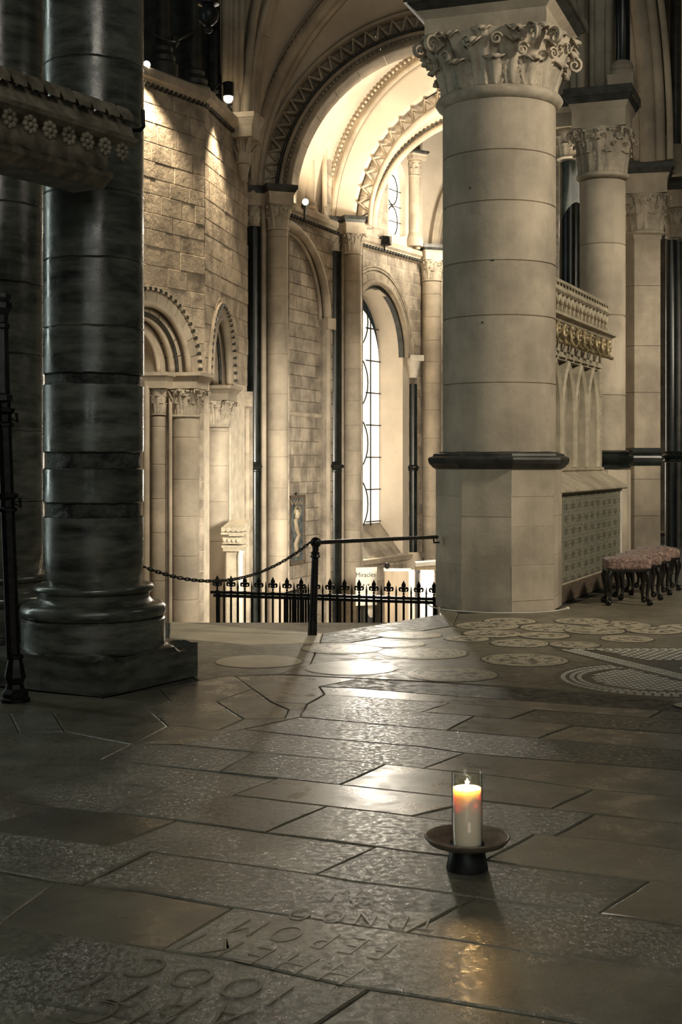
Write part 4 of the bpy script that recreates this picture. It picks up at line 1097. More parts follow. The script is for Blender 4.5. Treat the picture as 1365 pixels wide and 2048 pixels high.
obj('roll', arch_ring(f1, [(cx1+(p[0]-cx1)*.87, zsp1+(p[1]-zsp1)*.94) for p in pts if p[0] > -.1], circ(0, .04, .04, 8)), 'stone', w1, 'all')
hp = [(cx1+(p[0]-cx1)*1.08, zsp1+(p[1]-zsp1)*1.055) for p in pts]
obj('hood', arch_ring(f1, [p for p in hp if p[0] > -.1], rect(-.03, .03, .02, .09)), 'slate', w1)
for i in range(40):
    a = PI*.42+PI*.58*i/39; p = f1.P(cx1-(ae-cx1)*1.075*math.cos(a), zsp1+(zap-zsp1)*1.045*math.sin(a), .10)
    bm = BM(); ball(bm, (0, 0, 0), .028, 6); obj('hood_bead', bm, 'carve', w1, 'all', loc=p)
bm = BM(); q = f1.P(ae, 0, .1); box(bm, q.x, q.y, zsp1-.07, .26, .24, .22, .9); obj('impost', bm, 'stone', w1)
bm = BM(); cyl(bm, q.x, q.y, ZL, zsp1-.18, .07, n=12); obj('jamb_roll', bm, 'stone', w1, 'auto')
bm = BM(); q = f1.P(ae-.14, 0, .05); box(bm, q.x, q.y, (ZL+zsp1)/2, .10, .12, zsp1-ZL, .9); obj('jamb', bm, 'stone2', w1)
bm = BM(); a, b = f1.at(574), f1.at(640); sweep(bm, [f1.P(a, Z(828, 26), .02), f1.P(b, Z(832, 27), .02)], [Vector((0, 0, 1))]*2, f1.n, [(-.05, 0), (-.03, .03), (.03, .04), (.05, 0)]); obj('string_course', bm, 'stone', w1)
def billet_cornice(par, fr, s0, s1, z, name='cornice'):
    bm = BM(); sweep(bm, [fr.P(s0, z, 0), fr.P(s1, z, 0)], [Vector((0, 0, 1))]*2, fr.n, [(-.14, 0), (-.12, .08), (-.02, .10), (.02, .16), (.12, .16), (.18, 0)]); obj(name, bm, 'stone', par)
    for i in range(int((s1-s0)/.13)):
        bm = BM(); ball(bm, (0, 0, 0), .045, 6); obj('cornice_billet', bm, 'slate', par, 'all', loc=fr.P(s0+.07+i*.13, z-.09, .11))
billet_cornice(w1, f1, .2, L1-.2, 6.12)
# upper wall, niche with shaft above bay 1
niche = [(f1.at(596), f1.at(652))]
ashlar(w1, f1.O, f1.d, f1.n, f1.at(650)-.02, L1+.3, 6.35, 9.6, .3, .4, [], 'stone2', proud=.008)
bm = BM(); q = f1.P(1.6, 0, -1.0); box(bm, q.x, q.y, 8, L1+1, .3, 3.6, math.atan2(f1.d.y, f1.d.x)); obj('niche_back', bm, 'stone', w1)
for px, r, m_, o in ((630, .13, 'stone', -.15), (613, .05, 'stone', -.3), (648, .05, 'stone', .02), (605, .06, 'stone2', -.4)):
    s = f1.at(px); p = f1.P(s, 0, o); bm = BM(); cyl(bm, p.x, p.y, 6.5, 8.3, r, n=18); ns = obj('niche_shaft', bm, m_, w1, 'auto')
    if px == 630:
        bm = BM(); lathe(bm, [(r*1.5, 6.30), (r*1.6, 6.38), (r*1.25, 6.44), (r*1.35, 6.5), (r, 6.56)], 18, p.x, p.y); obj('shaft_base', bm, 'stone', w1, 'auto')
        nc = thing('niche_capital', 'small leaf capital on the shaft in the upper left opening', 'capital', (p.x, p.y, 0))
        capital(nc, 0, 0, 8.0, 8.3, r*1.02, .2, .9, 6, abz=8.5, rich=False, detail=.6)
# bay 2 wall with tall window
w2 = struct('wall_window', 'ashlar aisle wall holding the tall round-headed window', 'wall')
f2 = Frame((P2.x, P2.y+.45), (P3.x-P2.x, P3.y-P2.y), (1, -.5)); f2.n = Vector((f2.d.y, -f2.d.x, 0)); L2 = (P3-P2).length
wc_l, wc_r = f2.at(690), f2.at(806)
wcx = (f2.at(694)+f2.at(806))/2; wr = (f2.at(806)-f2.at(694))/2
zc = Z(707, 29.3); zw0 = Z(1118, 29); hh_ = Z(575, 29.2)-zc; 
OW = Op(wcx, wr, zw0, zc, hh_)
TH = .62
wallback(w2, f2, 0, L2+.2, ZL, 6.1, [OW], 'plaster', TH)
ashlar(w2, f2.O, f2.d, f2.n, 0, L2+.1, zw0, 6.15, .26, .36, [Op(wcx, wr+.28, zw0-1, zc, hh_+.30)], 'stone2', proud=.007)
ashlar(w2, f2.O, f2.d, f2.n, 0, L2+.1, ZL, zw0, .26, .4, [], 'stone2', proud=.007)
voussoirs(w2, f2, wcx, wr+.06, wr+.27, zc, hh_+.08, -.02, .05, 15, 'stone')
obj('roll', arch_ring(f2, archpts(wcx, zc, wr+.10, hh_+.12, 30), circ(0, .06, .07)), 'stone', w2, 'all')
obj('inner_order', arch_ring(f2, archpts(wcx, zc, wr+.02, hh_+.02, 30), rect(-.03, .06, -.10, .02)), 'slate', w2)
for dr, r_ in ((.33, .022), (.40, .03), (.46, .022)):
    obj('hood', arch_ring(f2, archpts(wcx, zc, wr+dr, hh_+dr, 34), circ(0, .03, r_, 6)), 'carve', w2, 'all')
for px, m_ in ((822, 'black'),):
    s = f2.at(px); p = f2.P(s, 0, .06); bm = BM(); cyl(bm, p.x, p.y, Z(1110, 30), Z(765, 30), .095, n=20); obj('jamb_shaft', bm, m_, w2, 'auto')
    basering(w2, p.x, p.y, Z(935, 30.3), .10, 'black', .6)
    bm = BM(); lathe(bm, [(.10, Z(752, 30)), (.13, Z(735, 30)), (.19, Z(718, 30))], 16, p.x, p.y); obj('jamb_capital', bm, 'white', w2, 'auto')
    bm = BM(); box(bm, p.x, p.y, Z(712, 30), .36, .36, .13, .5); obj('jamb_abacus', bm, 'white', w2)
    bm = BM(); lathe(bm, [(.22, ZL), (.22, Z(1125, 30)), (.14, Z(1108, 30))], 12, p.x, p.y); obj('jamb_plinth', bm, 'stone', w2, 'auto')
# sloping sill
bm = BM(); a = [f2.P(wcx-wr, zw0, 0), f2.P(wcx+wr, zw0, 0), f2.P(wcx+wr, zw0+.75, -TH), f2.P(wcx-wr, zw0+.75, -TH)]
lo = [f2.P(wcx-wr, zw0-.1, 0), f2.P(wcx+wr, zw0-.1, 0), f2.P(wcx+wr, zw0-.1, -TH), f2.P(wcx-wr, zw0-.1, -TH)]
A = [bm.verts.new(p) for p in a]; B = [bm.verts.new(p) for p in lo]; bm.faces.new(A); bm.faces.new(B[::-1])
for i in range(4): bm.faces.new((A[i], A[(i+1) % 4], B[(i+1) % 4], B[i]))
obj('sill', bm, 'stone2', w2)
bm = BM(); sweep(bm, [f2.P(.35, zw0-.05, 0), f2.P(L2, zw0-.05, 0)], [Vector((0, 0, 1))]*2, f2.n, [(-.06, 0), (-.06, .12), (.05, .14), (.06, 0)]); obj('sill_course', bm, 'stone', w2)
win = struct('window_1', 'tall bright leaded window with round bars', 'window')
wt = zc+hh_*.94
pane_r = wr*.97
bm = BM(); q = [f2.P(a, z, -TH+.03) for a, z in [(wcx-pane_r, zw0+.6)]+archpts(wcx, zc-.15, pane_r, hh_*.9, 24)+[(wcx+pane_r, zw0+.6)]]
f = bm.faces.new([bm.verts.new(p) for p in q]); r_ = bmesh.ops.extrude_face_region(bm, geom=[f])
for v in [g for g in r_['geom'] if isinstance(g, bmesh.types.BMVert)]: v.co -= f2.n*.02
obj('window_pane', bm, 'glasslit', win)
def bar(name, pts, r=.016, par=win, m='iron'):
    bm = BM(); tube(bm, pts, r, 6); return obj(name, bm, m, par, 'all')
ob = -TH+.07
for s in (wcx-pane_r*.62, wcx+pane_r*.62): bar('stanchion', [f2.P(s, zw0+.62, ob), f2.P(s, zc+hh_*.6, ob)])
for k in range(7): 
    z = zw0+.75+k*.72; bar('saddle_bar', [f2.P(wcx-pane_r, z, ob), f2.P(wcx-pane_r*.45, z, ob)]); bar('saddle_bar', [f2.P(wcx+pane_r*.45, z, ob), f2.P(wcx+pane_r, z, ob)])
for k in range(4):
    z = zw0+1.15+k*1.35; bar('round_bar', [f2.P(wcx+pane_r*.52*math.cos(q*PI/12), z+.62*math.sin(q*PI/12), ob) for q in range(25)])
billet_cornice(w2, f2, .3, L2-.1, 6.05)
# clerestory over bay 2: wall, small window, shaft
ucl = f2.at(778); ucr = f2.at(812)
cc_ = (ucl+ucr)/2; O3 = Op(cc_, (ucr-ucl)/2, 6.45, 7.6, .5)
wallback(w2, f2, 0, f2.at(846), 6.1, 10.5, [O3], 'plaster', .2)
ashlar(w2, f2.O, f2.d, f2.n, .0, f2.at(776), 6.25, 9.6, .26, .4, [], 'stone2', proud=.006)
bm = BM(); a = f2.P(cc_, 7.2, -.18); box(bm, a.x, a.y, 7.25, .9, .03, 1.9, math.atan2(f2.d.y, f2.d.x)); wi2 = struct('window_2', 'small bright clerestory window with leaded rings', 'window'); obj('window_pane', bm, 'glasslit', wi2)
for z in (6.75, 7.45): bar('round_bar', [f2.P(cc_+.24*math.cos(q*PI/10), z+.33*math.sin(q*PI/10), -.13) for q in range(21)], .014, wi2)
for z in (6.75, 7.1, 7.45): bar('saddle_bar', [f2.P(ucl, z, -.13), f2.P(ucr, z, -.13)], .010, wi2)
s = f2.at(822); p = f2.P(s, 0, .1); bm = BM(); cyl(bm, p.x, p.y, 6.55, 7.85, .12, n=20); obj('clerestory_shaft', bm, 'stone', w2, 'auto')
nc = thing('clerestory_capital', 'small leaf capital beside the small upper window', 'capital', (p.x, p.y, 0))
capital(nc, 0, 0, 7.85, 8.2, .125, .2, .6, 6, abz=8.4, rich=False, detail=.6)
bm = BM(); lathe(bm, [(.2, 6.25), (.2, 6.4), (.15, 6.5), (.12, 6.56)], 16, p.x, p.y); obj('shaft_base', bm, 'stone', w2, 'auto')
vshaft(w2, 836, 30.7, .06, 6.2, 8.6)
# far bay wall beyond pier 3
w3 = struct('wall_far', 'pale far aisle wall beyond the last pier', 'wall')
f3 = Frame((P3.x-.4, P3.y+.5), (1, .45), (.45, -1))
bm = BM(); a = f3.P(4.2, 0, -.4); box(bm, a.x, a.y, 3.6, 9, .5, 11.6, math.atan2(f3.d.y, f3.d.x)); obj('wall_core', bm, 'plaster', w3)
ashlar(w3, f3.O, f3.d, f3.n, 0, 1.3, ZL, 6.2, .27, .4, [], 'stone2', proud=.007)
obj('arch_rib', arch_ring(f3, archpts(f3.at(940), 6.0, f3.at(940)-f3.at(868), 2.3, 30, 0, PI), [(-.09, -.15), (.09, -.15), (.13, .1), (.03, .2), (-.09, .1)]), 'stone', w3)
obj('arch_roll', arch_ring(f3, archpts(f3.at(940), 6.0, f3.at(940)-f3.at(877), 2.1, 30, 0, PI), circ(0, .22, .04)), 'slate', w3, 'all')

# wall behind the right arcade
wr_ = struct('wall_right', 'dim stone wall far behind the right arcade', 'wall')
fR = Frame((4.3, 26.5), (1, .1), (.1, -1))
OR = Op(fR.at(1420), .9, 1.6, 5.2, 1.2)
wallback(wr_, fR, -1.0, 9, 0, 12, [OR], 'stone2', .6)
wi3 = struct('window_3', 'dim traceried window at the right picture edge', 'window')
M['bluepane'] = emit('dim_window_glass', (.36, .42, .43), .55)
bm = BM(); a = fR.P(fR.at(1420), 0, -.5); box(bm, a.x, a.y, 4, 2.2, .03, 6, .1); obj('window_pane', bm, 'bluepane', wi3)
for k in range(4):
    for dx in (-.45, .45): bar('round_bar', [fR.P(fR.at(1420)+dx+.38*math.cos(q*PI/10), 2.4+k*1.0+.42*math.sin(q*PI/10), -.42) for q in range(21)], .04, wi3, 'stone')

# ------------------------------------------------------------------ vault: arches, ribs, webs
ce = struct('ceiling', 'plastered stone vault with chevron arches and moulded ribs', 'vault')
def ell(cx, cy, a, b, Y0, Y1, n=30, t0=0, t1=PI, ybend=None):
    """a rib as a true space curve, from its springing at depth Y0 towards depth Y1"""
    out = []
    for i in range(n+1):
        t = t0+(t1-t0)*i/n; q = (1-math.cos(t))/2; Y = Y0+(Y1-Y0)*q
        x0 = X(cx-a, Y0); x1 = x0+2*a*Y0/F
        out.append(Vector((x0+(x1-x0)*q, Y, Z(cy, Y0)+b*Y0/F*math.sin(t))))
    return out
def rib(name, pts, prof, m='stone', smooth='auto', par=None, nrm=None):
    par = par or ce
    n = len(pts); U = []
    d = pts[-1]-pts[0]; d.z = 0; V = Vector((d.y, -d.x, 0)).normalized()
    if V.y > 0: V = -V
    if nrm: V = Vector(nrm)
    for i in range(n):
        t = (pts[min(i+1, n-1)]-pts[max(i-1, 0)]).normalized(); u = t.cross(V)
        if i == 0: sgn = 1 if u.x < 0 or u.z > 0 else -1
        U.append(u.normalized()*sgn)
    bm = BM(); sweep(bm, pts, U, V, prof); o = obj(name, bm, m, par, smooth); return o, U, V
def offs(pts, U, V, du, dv=0): return [p+u*du+V*dv for p, u in zip(pts, U)]
def chevrons(par, pts, U, V, u0, u1, v, n, r=.045, m='carve'):
    # resample along the curve
    L_ = [0]
    for a, b in zip(pts, pts[1:]): L_.append(L_[-1]+(b-a).length)
    def at(s):
        s = max(0, min(L_[-1], s))
        for i in range(len(pts)-1):
            if s <= L_[i+1]+1e-9:
                q = (s-L_[i])/(L_[i+1]-L_[i]); return pts[i].lerp(pts[i+1], q), U[i].lerp(U[i+1], q)
    st = L_[-1]/n
    for i in range(n):
        P = []
        for q, e in ((0, u0), (.5, u1), (1, u0)):
            p, u = at((i+q)*st); P.append(p+u*e+V*v)
        bm = BM(); sweep(bm, P, [(P[1]-P[0]).cross(V).normalized(), U[0]*0+(P[2]-P[0]).cross(V).normalized(), (P[2]-P[1]).cross(V).normalized()], V, [(-r, -.02), (r, -.02), (r*.5, r*1.3), (-r*.5, r*1.3)])
        obj('chevron', bm, m, par)
def beads(par, pts, U, V, u, v, step, r, m='carve', name='bead'):
    L_ = 0; k = 0; bmx = BM()
    for i in range(len(pts)-1):
        a = pts[i]+U[i]*u+V*v; b = pts[i+1]+U[i+1]*u+V*v; l = (b-a).length; s = k*step-L_
        while s < l: ball(bmx, a.lerp(b, s/l), r, 6); k += 1; s = k*step-L_
        L_ += l
    o = obj(name+'_row', bmx, m, par, 'all', kind='stuff')
def curved_stones(par, pts, U, V, u0, u1, v0, v1, k, m='stone'):
    n = len(pts)-1
    for i in range(0, n, k):
        j = min(n, i+k); P = pts[i:j+1]; UU = U[i:j+1]; bm = BM()
        e = .008
        P = [P[0].lerp(P[1], e/(P[1]-P[0]).length)]+P[1:]
        sweep(bm, P, UU, V, rect(u0, u1, v0, v1)); obj('voussoir', bm, m, par)
# Arch A: great chevron arch over the stair
def darkstone(): return 'stone'
A = ell(880, 400, 298, 301, 24.5, 23.6, 48)
_, U, V = rib('soffit_roll', A, circ(.05, .02, .06, 10), 'stone', 'all')
curved_stones(ce, A, U, V, .0, .16, -.55, -.02, 3)
rib('roll', offs(A, U, V, .20), circ(0, .0, .045, 8), 'stone', 'all'); rib('roll', offs(A, U, V, .28), circ(0, -.02, .03, 8), 'slate', 'all')
beads(ce, A, U, V, .12, .05, .09, .022)
curved_stones(ce, A, U, V, .16, .30, -.5, -.02, 3); curved_stones(ce, A, U, V, .30, .62, -.5, -.24, 3)
CH = struct('trim_3', 'zigzag band of the great arch', 'chevron band'); 
chevrons(CH, A, U, V, .33, .58, -.12, 40, .042, 'carve')
rib('hood', offs(A, U, V, .60), rect(-.02, .03, -.3, .04), 'stone')
AB = offs(A, U, V, .62, -.10)
# Rib B nearer than A
Bp = ell(929, 400, 420, 466, 24.4, 20.0, 44)
_, UB, VB = rib('rib', Bp, circ(.06, .0, .10, 10), 'stone', 'all')
rib('rib', offs(Bp, UB, VB, .02, -.16), circ(0, 0, .07, 8), 'stone', 'all'); rib('rib', offs(Bp, UB, VB, .14, .0), circ(0, 0, .05, 8), 'slate', 'all')
curved_stones(ce, Bp, UB, VB, .04, .22, -.35, .02, 3, 'stone'); beads(ce, Bp, UB, VB, .12, .06, .11, .03)
# Ribs C, D from the corbel
Cp = ell(1000, 245, 500, 620, 23.0, 18.0, 44)
_, UC, VC = rib('rib', Cp, circ(0, 0, .055, 8), 'stone', 'all')
rib('rib', offs(Cp, UC, VC, .14, .05), circ(0, 0, .06, 8), 'stone', 'all'); curved_stones(ce, Cp, UC, VC, .0, .26, -.3, -.02, 4)
Dp = ell(1160, 240, 668, 900, 22.9, 16.0, 44)
_, UD, VD = rib('rib', Dp, circ(0, 0, .075, 8), 'stone', 'all')
rib('rib', offs(Dp, UD, VD, .18, .03), circ(0, 0, .07, 8), 'stone', 'all'); rib('rib', offs(Dp, UD, VD, .34, .0), circ(0, 0, .06, 8), 'slate', 'all'); curved_stones(ce, Dp, UD, VD, .0, .42, -.3, -.03, 4)
beads(ce, Dp, UD, VD, .26, .04, .12, .03)
def web(c1_, c2_, m='plaster', name='web', k=6, bulge=0):
    bm = BM(); n = min(len(c1_), len(c2_)); g = []
    for i in range(n):
        row = []
        for j in range(k+1):
            q = j/k; p = c1_[i].lerp(c2_[i], q); p = p+Vector((0, 0, bulge*math.sin(q*PI))); row.append(bm.verts.new(p))
        g.append(row)
    for i in range(n-1):
        for j in range(k): bm.faces.new((g[i][j], g[i+1][j], g[i+1][j+1], g[i][j+1]))
    bmesh.ops.remove_doubles(bm, verts=bm.verts, dist=1e-5)
    o = obj(name, bm, m, ce, 'all')
    sm = o.modifiers.new('thick', 'SOLIDIFY'); sm.thickness = .06; sm.offset = 0
def resamp(pts, n=44):
    L_ = [0]
    for a, b in zip(pts, pts[1:]): L_.append(L_[-1]+(b-a).length)
    out = []
    for i in range(n+1):
        s = L_[-1]*i/n
        for j in range(len(pts)-1):
            if s <= L_[j+1]+1e-9: out.append(pts[j].lerp(pts[j+1], (s-L_[j])/max(1e-9, L_[j+1]-L_[j]))); break
    return out
web(resamp(AB), resamp(offs(Bp, UB, VB, .1, -.2)), bulge=.1)
web(resamp(offs(Bp, UB, VB, .2, -.25)), resamp(offs(Cp, UC, VC, .12, -.2)), bulge=.1)
web(resamp(offs(Cp, UC, VC, .25, -.2)), resamp(offs(Dp, UD, VD, .1, -.2)), bulge=.05)
# Arches beyond A
Ep = ell(960, 455, 297, 355, 27.6, 26.2, 44)
_, UE, VE = rib('rib', Ep, circ(-.02, 0, .06, 8), 'stone', 'all')
curved_stones(ce, Ep, UE, VE, .0, .20, -.25, -.0, 3); rib('roll', offs(Ep, UE, VE, .21, .02), circ(0, 0, .035, 8), 'stone', 'all'); beads(ce, Ep, UE, VE, .11, .03, .10, .035, 'carve')
Fp = ell(1010, 450, 270, 270, 27.5, 27.0, 44)
_, UF, VF = rib('rib', Fp, circ(0, 0, .05, 8), 'stone', 'all')
curved_stones(ce, Fp, UF, VF, .0, .30, -.55, -.20, 3)
CH2 = struct('trim_4', 'zigzag band of the second arch', 'chevron band'); chevrons(CH2, Fp, UF, VF, .04, .27, -.08, 30, .042, 'carve')
Gp = ell(1010, 455, 262, 232, 28.0, 28.4, 44)
_, UG, VG = rib('rib', Gp, circ(0, 0, .07, 8), 'stone', 'all'); curved_stones(ce, Gp, UG, VG, .0, .2, -.3, -.02, 4); beads(ce, Gp, UG, VG, .09, .04, .1, .03, 'slate')
web(resamp(offs(Fp, UF, VF, .30, -.1)), resamp(offs(Ep, UE, VE, .0, -.1)), bulge=0)
web(resamp(offs(Ep, UE, VE, .2, -.15)), resamp(offs(A, U, V, .6, -.45)), bulge=.15)
web(resamp(offs(Gp, UG, VG, .15, -.1)), resamp(offs(Fp, UF, VF, .02, -.3)))
H_ = ell(1090, 505, 252, 330, 31.0, 30.2, 40)
# hidden far abutment for the arches, behind the big column and the tomb
ab = thing('stone_pier', 'pale wall pier and added dark screen behind the big round column', 'pier', (0, 0, 0))
for a, b in ((ZL, 0), (0, 2), (2, 4), (4, 6.2)):
    bm = BM(); box(bm, X(1185, 25.0), 25.0, (a+b)/2, 1.0, 1.6, b-a-.006, 0); obj('pier_stone', bm, 'stone2', ab)

bm = BM(); box(bm, X(1172, 19.6), 19.6, 2.9, 1.0, .5, 5.8, 0); obj('pier_stone', bm, 'slate2', ab)  # dark block added to cover a bright gap, shade put into its colour
# upper left dark gallery over the floodlit block
ug = struct('wall_upper', 'dark gallery columns above the floodlit block', 'gallery')
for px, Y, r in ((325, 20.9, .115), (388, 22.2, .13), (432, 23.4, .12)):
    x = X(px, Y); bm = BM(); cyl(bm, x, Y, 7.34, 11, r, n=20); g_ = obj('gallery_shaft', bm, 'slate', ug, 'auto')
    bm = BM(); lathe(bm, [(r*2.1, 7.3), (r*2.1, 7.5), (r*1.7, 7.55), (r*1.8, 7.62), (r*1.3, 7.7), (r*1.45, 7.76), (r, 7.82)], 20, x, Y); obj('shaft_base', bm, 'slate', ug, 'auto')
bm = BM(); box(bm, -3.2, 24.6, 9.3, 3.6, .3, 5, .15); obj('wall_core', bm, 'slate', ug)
bm = BM(); tube(bm, [W(290, 60, 20.7), W(325, 78, 20.7), W(350, 82, 21.0), W(388, 64, 22.0), W(432, 55, 23.2)], .025, 6); obj('tie_cord', bm, 'slate', ug, 'all')
bm = BM(); tube(bm, [W(345, 80, 20.9), W(352, 70, 20.9), W(356, 84, 20.9), W(348, 95, 20.9)], .03, 6); obj('tie_knot', bm, 'slate', ug, 'all')
# mouldings climbing at the left of the vault
for px0, px1, r in ((452, 446, .07), (462, 456, .05), (472, 466, .06), (482, 478, .05)):
    bm = BM(); tube(bm, [W(px0, 235, 23.2), W((px0+px1)/2+2, 110, 22.6), W(px1+6, -40, 22)], r, 8); obj('arch_roll', bm, 'stone', ce, 'all')
bm = BM(); sweep(bm, [W(468, 235, 23.6), W(466, 110, 23.2), W(466, -60, 22.6)], [Vector((1, 0, 0))]*3, Vector((0, 1, 0)), rect(-.22, .22, 0, .5)); obj('arch_core', bm, 'stone', ce)
# ------------------------------------------------------------------ lamps of the building
def spotlamp(label, p, tilt, r=.07, arm=None):
    t = thing('spotlight', label, 'lamp', p)
    bm = BM(); d = Vector(tilt).normalized()
    sweep(bm, [-d*.22, d*.02], [d.cross(Vector((0, 1, .1))).normalized()]*2, d.cross(d.cross(Vector((0, 1, .1)))).normalized(), circ(0, 0, r, 16)); obj('housing', bm, 'bronze', t, 'auto')
    bm = BM(); ball(bm, d*.04, r*.85, 12); obj('bulb', bm, 'lamp_on', t, 'all')
    if arm: bm = BM(); tube(bm, [-d*.2, Vector(arm)*.5-d*.2, Vector(arm)], .02, 6); obj('bracket', bm, 'bronze', t, 'all')
    return t
spotlamp('lit spotlight on the cornice beside the dark marble column', W(293, 129, 19.9), (.3, -1, -.35), .06, (.0, .35, -.2))
spotlamp('hooded spotlight at the right end of the lit cornice', W(457, 192, 22.3), (0, -.1, -1), .09, (-.35, .3, .1))
spotlamp('lit spotlight low in the opening above the blind arch', W(611, 405, 24.9), (.1, -1, .15), .065, (-.02, .7, -.2))
t = thing('floodlight', 'small black box floodlight on the ledge above the tall window', 'lamp', W(770, 478, 29.0)+Vector((.0, .25, -.1)))
bm = BM(); box(bm, 0, 0, .10, .24, .2, .20, .5, .7); obj('housing', bm, 'iron', t)
bm = BM(); box(bm, .13, -.03, .11, .03, .16, .16, .5); obj('lens', bm, 'white', t)
bm = BM(); tube(bm, [(0, 0, -.12), (0, 0, .03)], .02, 6); obj('bracket', bm, 'iron', t)
# hanging sanctuary lamp
t = thing('hanging_lamp', 'dark turned metal lamp hanging at the top of the picture', 'hanging lamp', (X(417, 15), 15, Z(68, 15)))
bm = BM(); lathe(bm, [(.001, 0), (.035, .02), (.05, .05), (.035, .08), (.03, .09), (.055, .10), (.10, .15), (.118, .21), (.105, .27), (.065, .30), (.07, .31), (.12, .33), (.125, .36)], 24); obj('bowl', bm, 'bronze', t, 'auto')
bm = BM(); lathe(bm, [(.125, .36), (.13, .38), (.09, .42), (.05, .47), (.03, .55), (.001, .56)], 24); obj('crown', bm, 'bronze', t, 'auto')
bm = BM(); tube(bm, [(0, 0, .54), (0, 0, 3)], .008, 6); obj('suspension_rod', bm, 'bronze', t)

# ------------------------------------------------------------------ stair post, handrail, chain
pb = G(625, 1270); ptop = Vector((X(632, pb.y), pb.y, Z(1085, pb.y)))
t = thing('handrail', 'black iron stair post with ball finial and rail to the big column', 'handrail', pb)
dv = ptop-pb
bm = BM(); tube(bm, [Vector((0, 0, -.01)), dv*.25, dv*.97], .026, 16, [1.45, 1.2, .95]); obj('post', bm, 'iron', t, 'auto')
bm = BM(); lathe(bm, [(.026, 0), (.040, .01), (.030, .03), (.038, .045), (.022, .055)], 16, dv.x*.87, dv.y); 
for v in bm.verts: v.co.z += dv.z*.83
obj('collar', bm, 'iron', t, 'auto')
bm = BM(); ball(bm, dv, .043, 16); obj('ball_finial', bm, 'iron', t, 'all')
rend = Vector((.893, 12.56, Z(1074, 12.56)))-pb
bm = BM(); tube(bm, [dv, rend], .017, 12); obj('rail', bm, 'iron', t, 'auto')
bm = BM(); tube(bm, [rend+Vector((-.035, -.05, 0)), rend+Vector((-.03, -.04, -.05)), rend+Vector((.02, .0, -.05))], .009, 6); obj('wall_bracket', bm, 'iron', t, 'all')
ch = thing('barrier_chain', 'sagging black chain from the dark column to the stair post', 'chain', (0, 0, 0))
Pa = Vector((X(290, 8.62), 8.62, Z(1134, 8.62))); Pb = ptop+Vector((-.035, -.02, .0))
def cpos(q): p = Pa.lerp(Pb, q); p.z -= .18*4*q*(1-q); return p
n = 52; Pb = Pb-Vector((.012, 0, 0))
bm = BM()
pts = [Vector((.024*math.cos(a) if abs(math.cos(a)) > .01 else 0, .010*math.sin(a), 0))+Vector((.008*(1 if math.cos(a) > 0 else -1), 0, 0)) for a in [2*PI*k/14 for k in range(14)]]
for k in range(14):
    a, b = pts[k], pts[(k+1) % 14]
ringv = []
for k in range(14):
    t_ = (pts[(k+1) % 14]-pts[k-1]).normalized(); nn = t_.cross(Vector((0, 0, 1)))
    ringv.append([bm.verts.new(pts[k]+nn*.0042*math.cos(j*PI/3)+Vector((0, 0, .0042*math.sin(j*PI/3)))) for j in range(6)])
for k in range(14):
    for j in range(6): bm.faces.new((ringv[k][j], ringv[k][(j+1) % 6], ringv[(k+1) % 14][(j+1) % 6], ringv[(k+1) % 14][j]))
me = bpy.data.meshes.new('link'); bmesh.ops.recalc_face_normals(bm, faces=bm.faces); bm.to_mesh(me); bm.free(); me.materials.append(M['iron']); me.shade_smooth()
for i in range(n):
    q = (i+.5)/n; p = cpos(q); d = cpos(min(1, q+.01))-cpos(max(0, q-.01))
    o = bpy.data.objects.new('link', me); C.objects.link(o); o.parent = ch
    o.matrix_local = Matrix.Translation(p) @ d.to_track_quat('X', 'Z').to_matrix().to_4x4() @ Matrix.Rotation(PI/2*(i % 2)+.5, 4, 'X') @ Matrix.Scale(1.0, 4)
bm = BM(); tube(bm, [Pa+Vector((-.05, .02, 0)), Pa], .008, 6); obj('wall_hook', bm, 'iron', ch)

# ------------------------------------------------------------------ fleur-de-lis railing down on the stair
fa = Vector((X(428, 14.2), 14.2, 0)); fb = Vector((X(876, 13.45), 13.45, 0))
rl = thing('iron_railing', 'black iron railing topped with fleur de lis finials below the steps', 'railing', (0, 0, 0))
zr = Z(1184, 14.2); zb_ = -1.25
dR = (fb-fa).normalized(); LR = (fb-fa).length; angR = math.atan2(dR.y, dR.x)
bm = BM(); m_ = (fa+fb)/2; box(bm, m_.x, m_.y, zr, LR+.06, .05, .028, angR); obj('top_rail', bm, 'iron', rl)
bm = BM(); box(bm, m_.x, m_.y, zr-.035, LR, .03, .03, angR); obj('under_rail', bm, 'iron', rl)
bm = BM(); box(bm, m_.x, m_.y, zb_+.12, LR, .03, .025, angR); obj('bottom_rail', bm, 'iron', rl)
def fleur():
    bm = BM()
    def flat(pts, th=.006):
        a = [bm.verts.new((x, -th, z)) for x, z in pts]; b = [bm.verts.new((x, th, z)) for x, z in pts]; n = len(pts)
        bm.faces.new(a); bm.faces.new(b[::-1])
        for i in range(n): bm.faces.new((a[i], b[i], b[(i+1) % n], a[(i+1) % n]))
    flat([(0, .165), (.009, .145), (.020, .125), (.022, .108), (.012, .088), (.008, .07), (-.008, .07), (-.012, .088), (-.022, .108), (-.020, .125), (-.009, .145)])
    for s in (-1, 1):
        flat([(s*x, z) for x, z in [(.004, .062), (.010, .085), (.025, .100), (.043, .098), (.052, .082), (.050, .062), (.040, .052), (.028, .056), (.027, .066), (.035, .068), (.036, .078), (.028, .082), (.020, .072), (.012, .055)][::s]])
    tube(bm, [(0, 0, 0), (0, 0, .075)], .007, 6); tube(bm, [(-.022, 0, .056), (.022, 0, .056)], .009, 6); ball(bm, (0, 0, .03), .013, 8)
    tube(bm, [(0, 0, .0), (0, 0, .012)], .016, 6)
    bmesh.ops.recalc_face_normals(bm, faces=bm.faces)
    me = bpy.data.meshes.new('finial'); bm.to_mesh(me); bm.free(); me.materials.append(M['iron']); return me
fm = fleur()
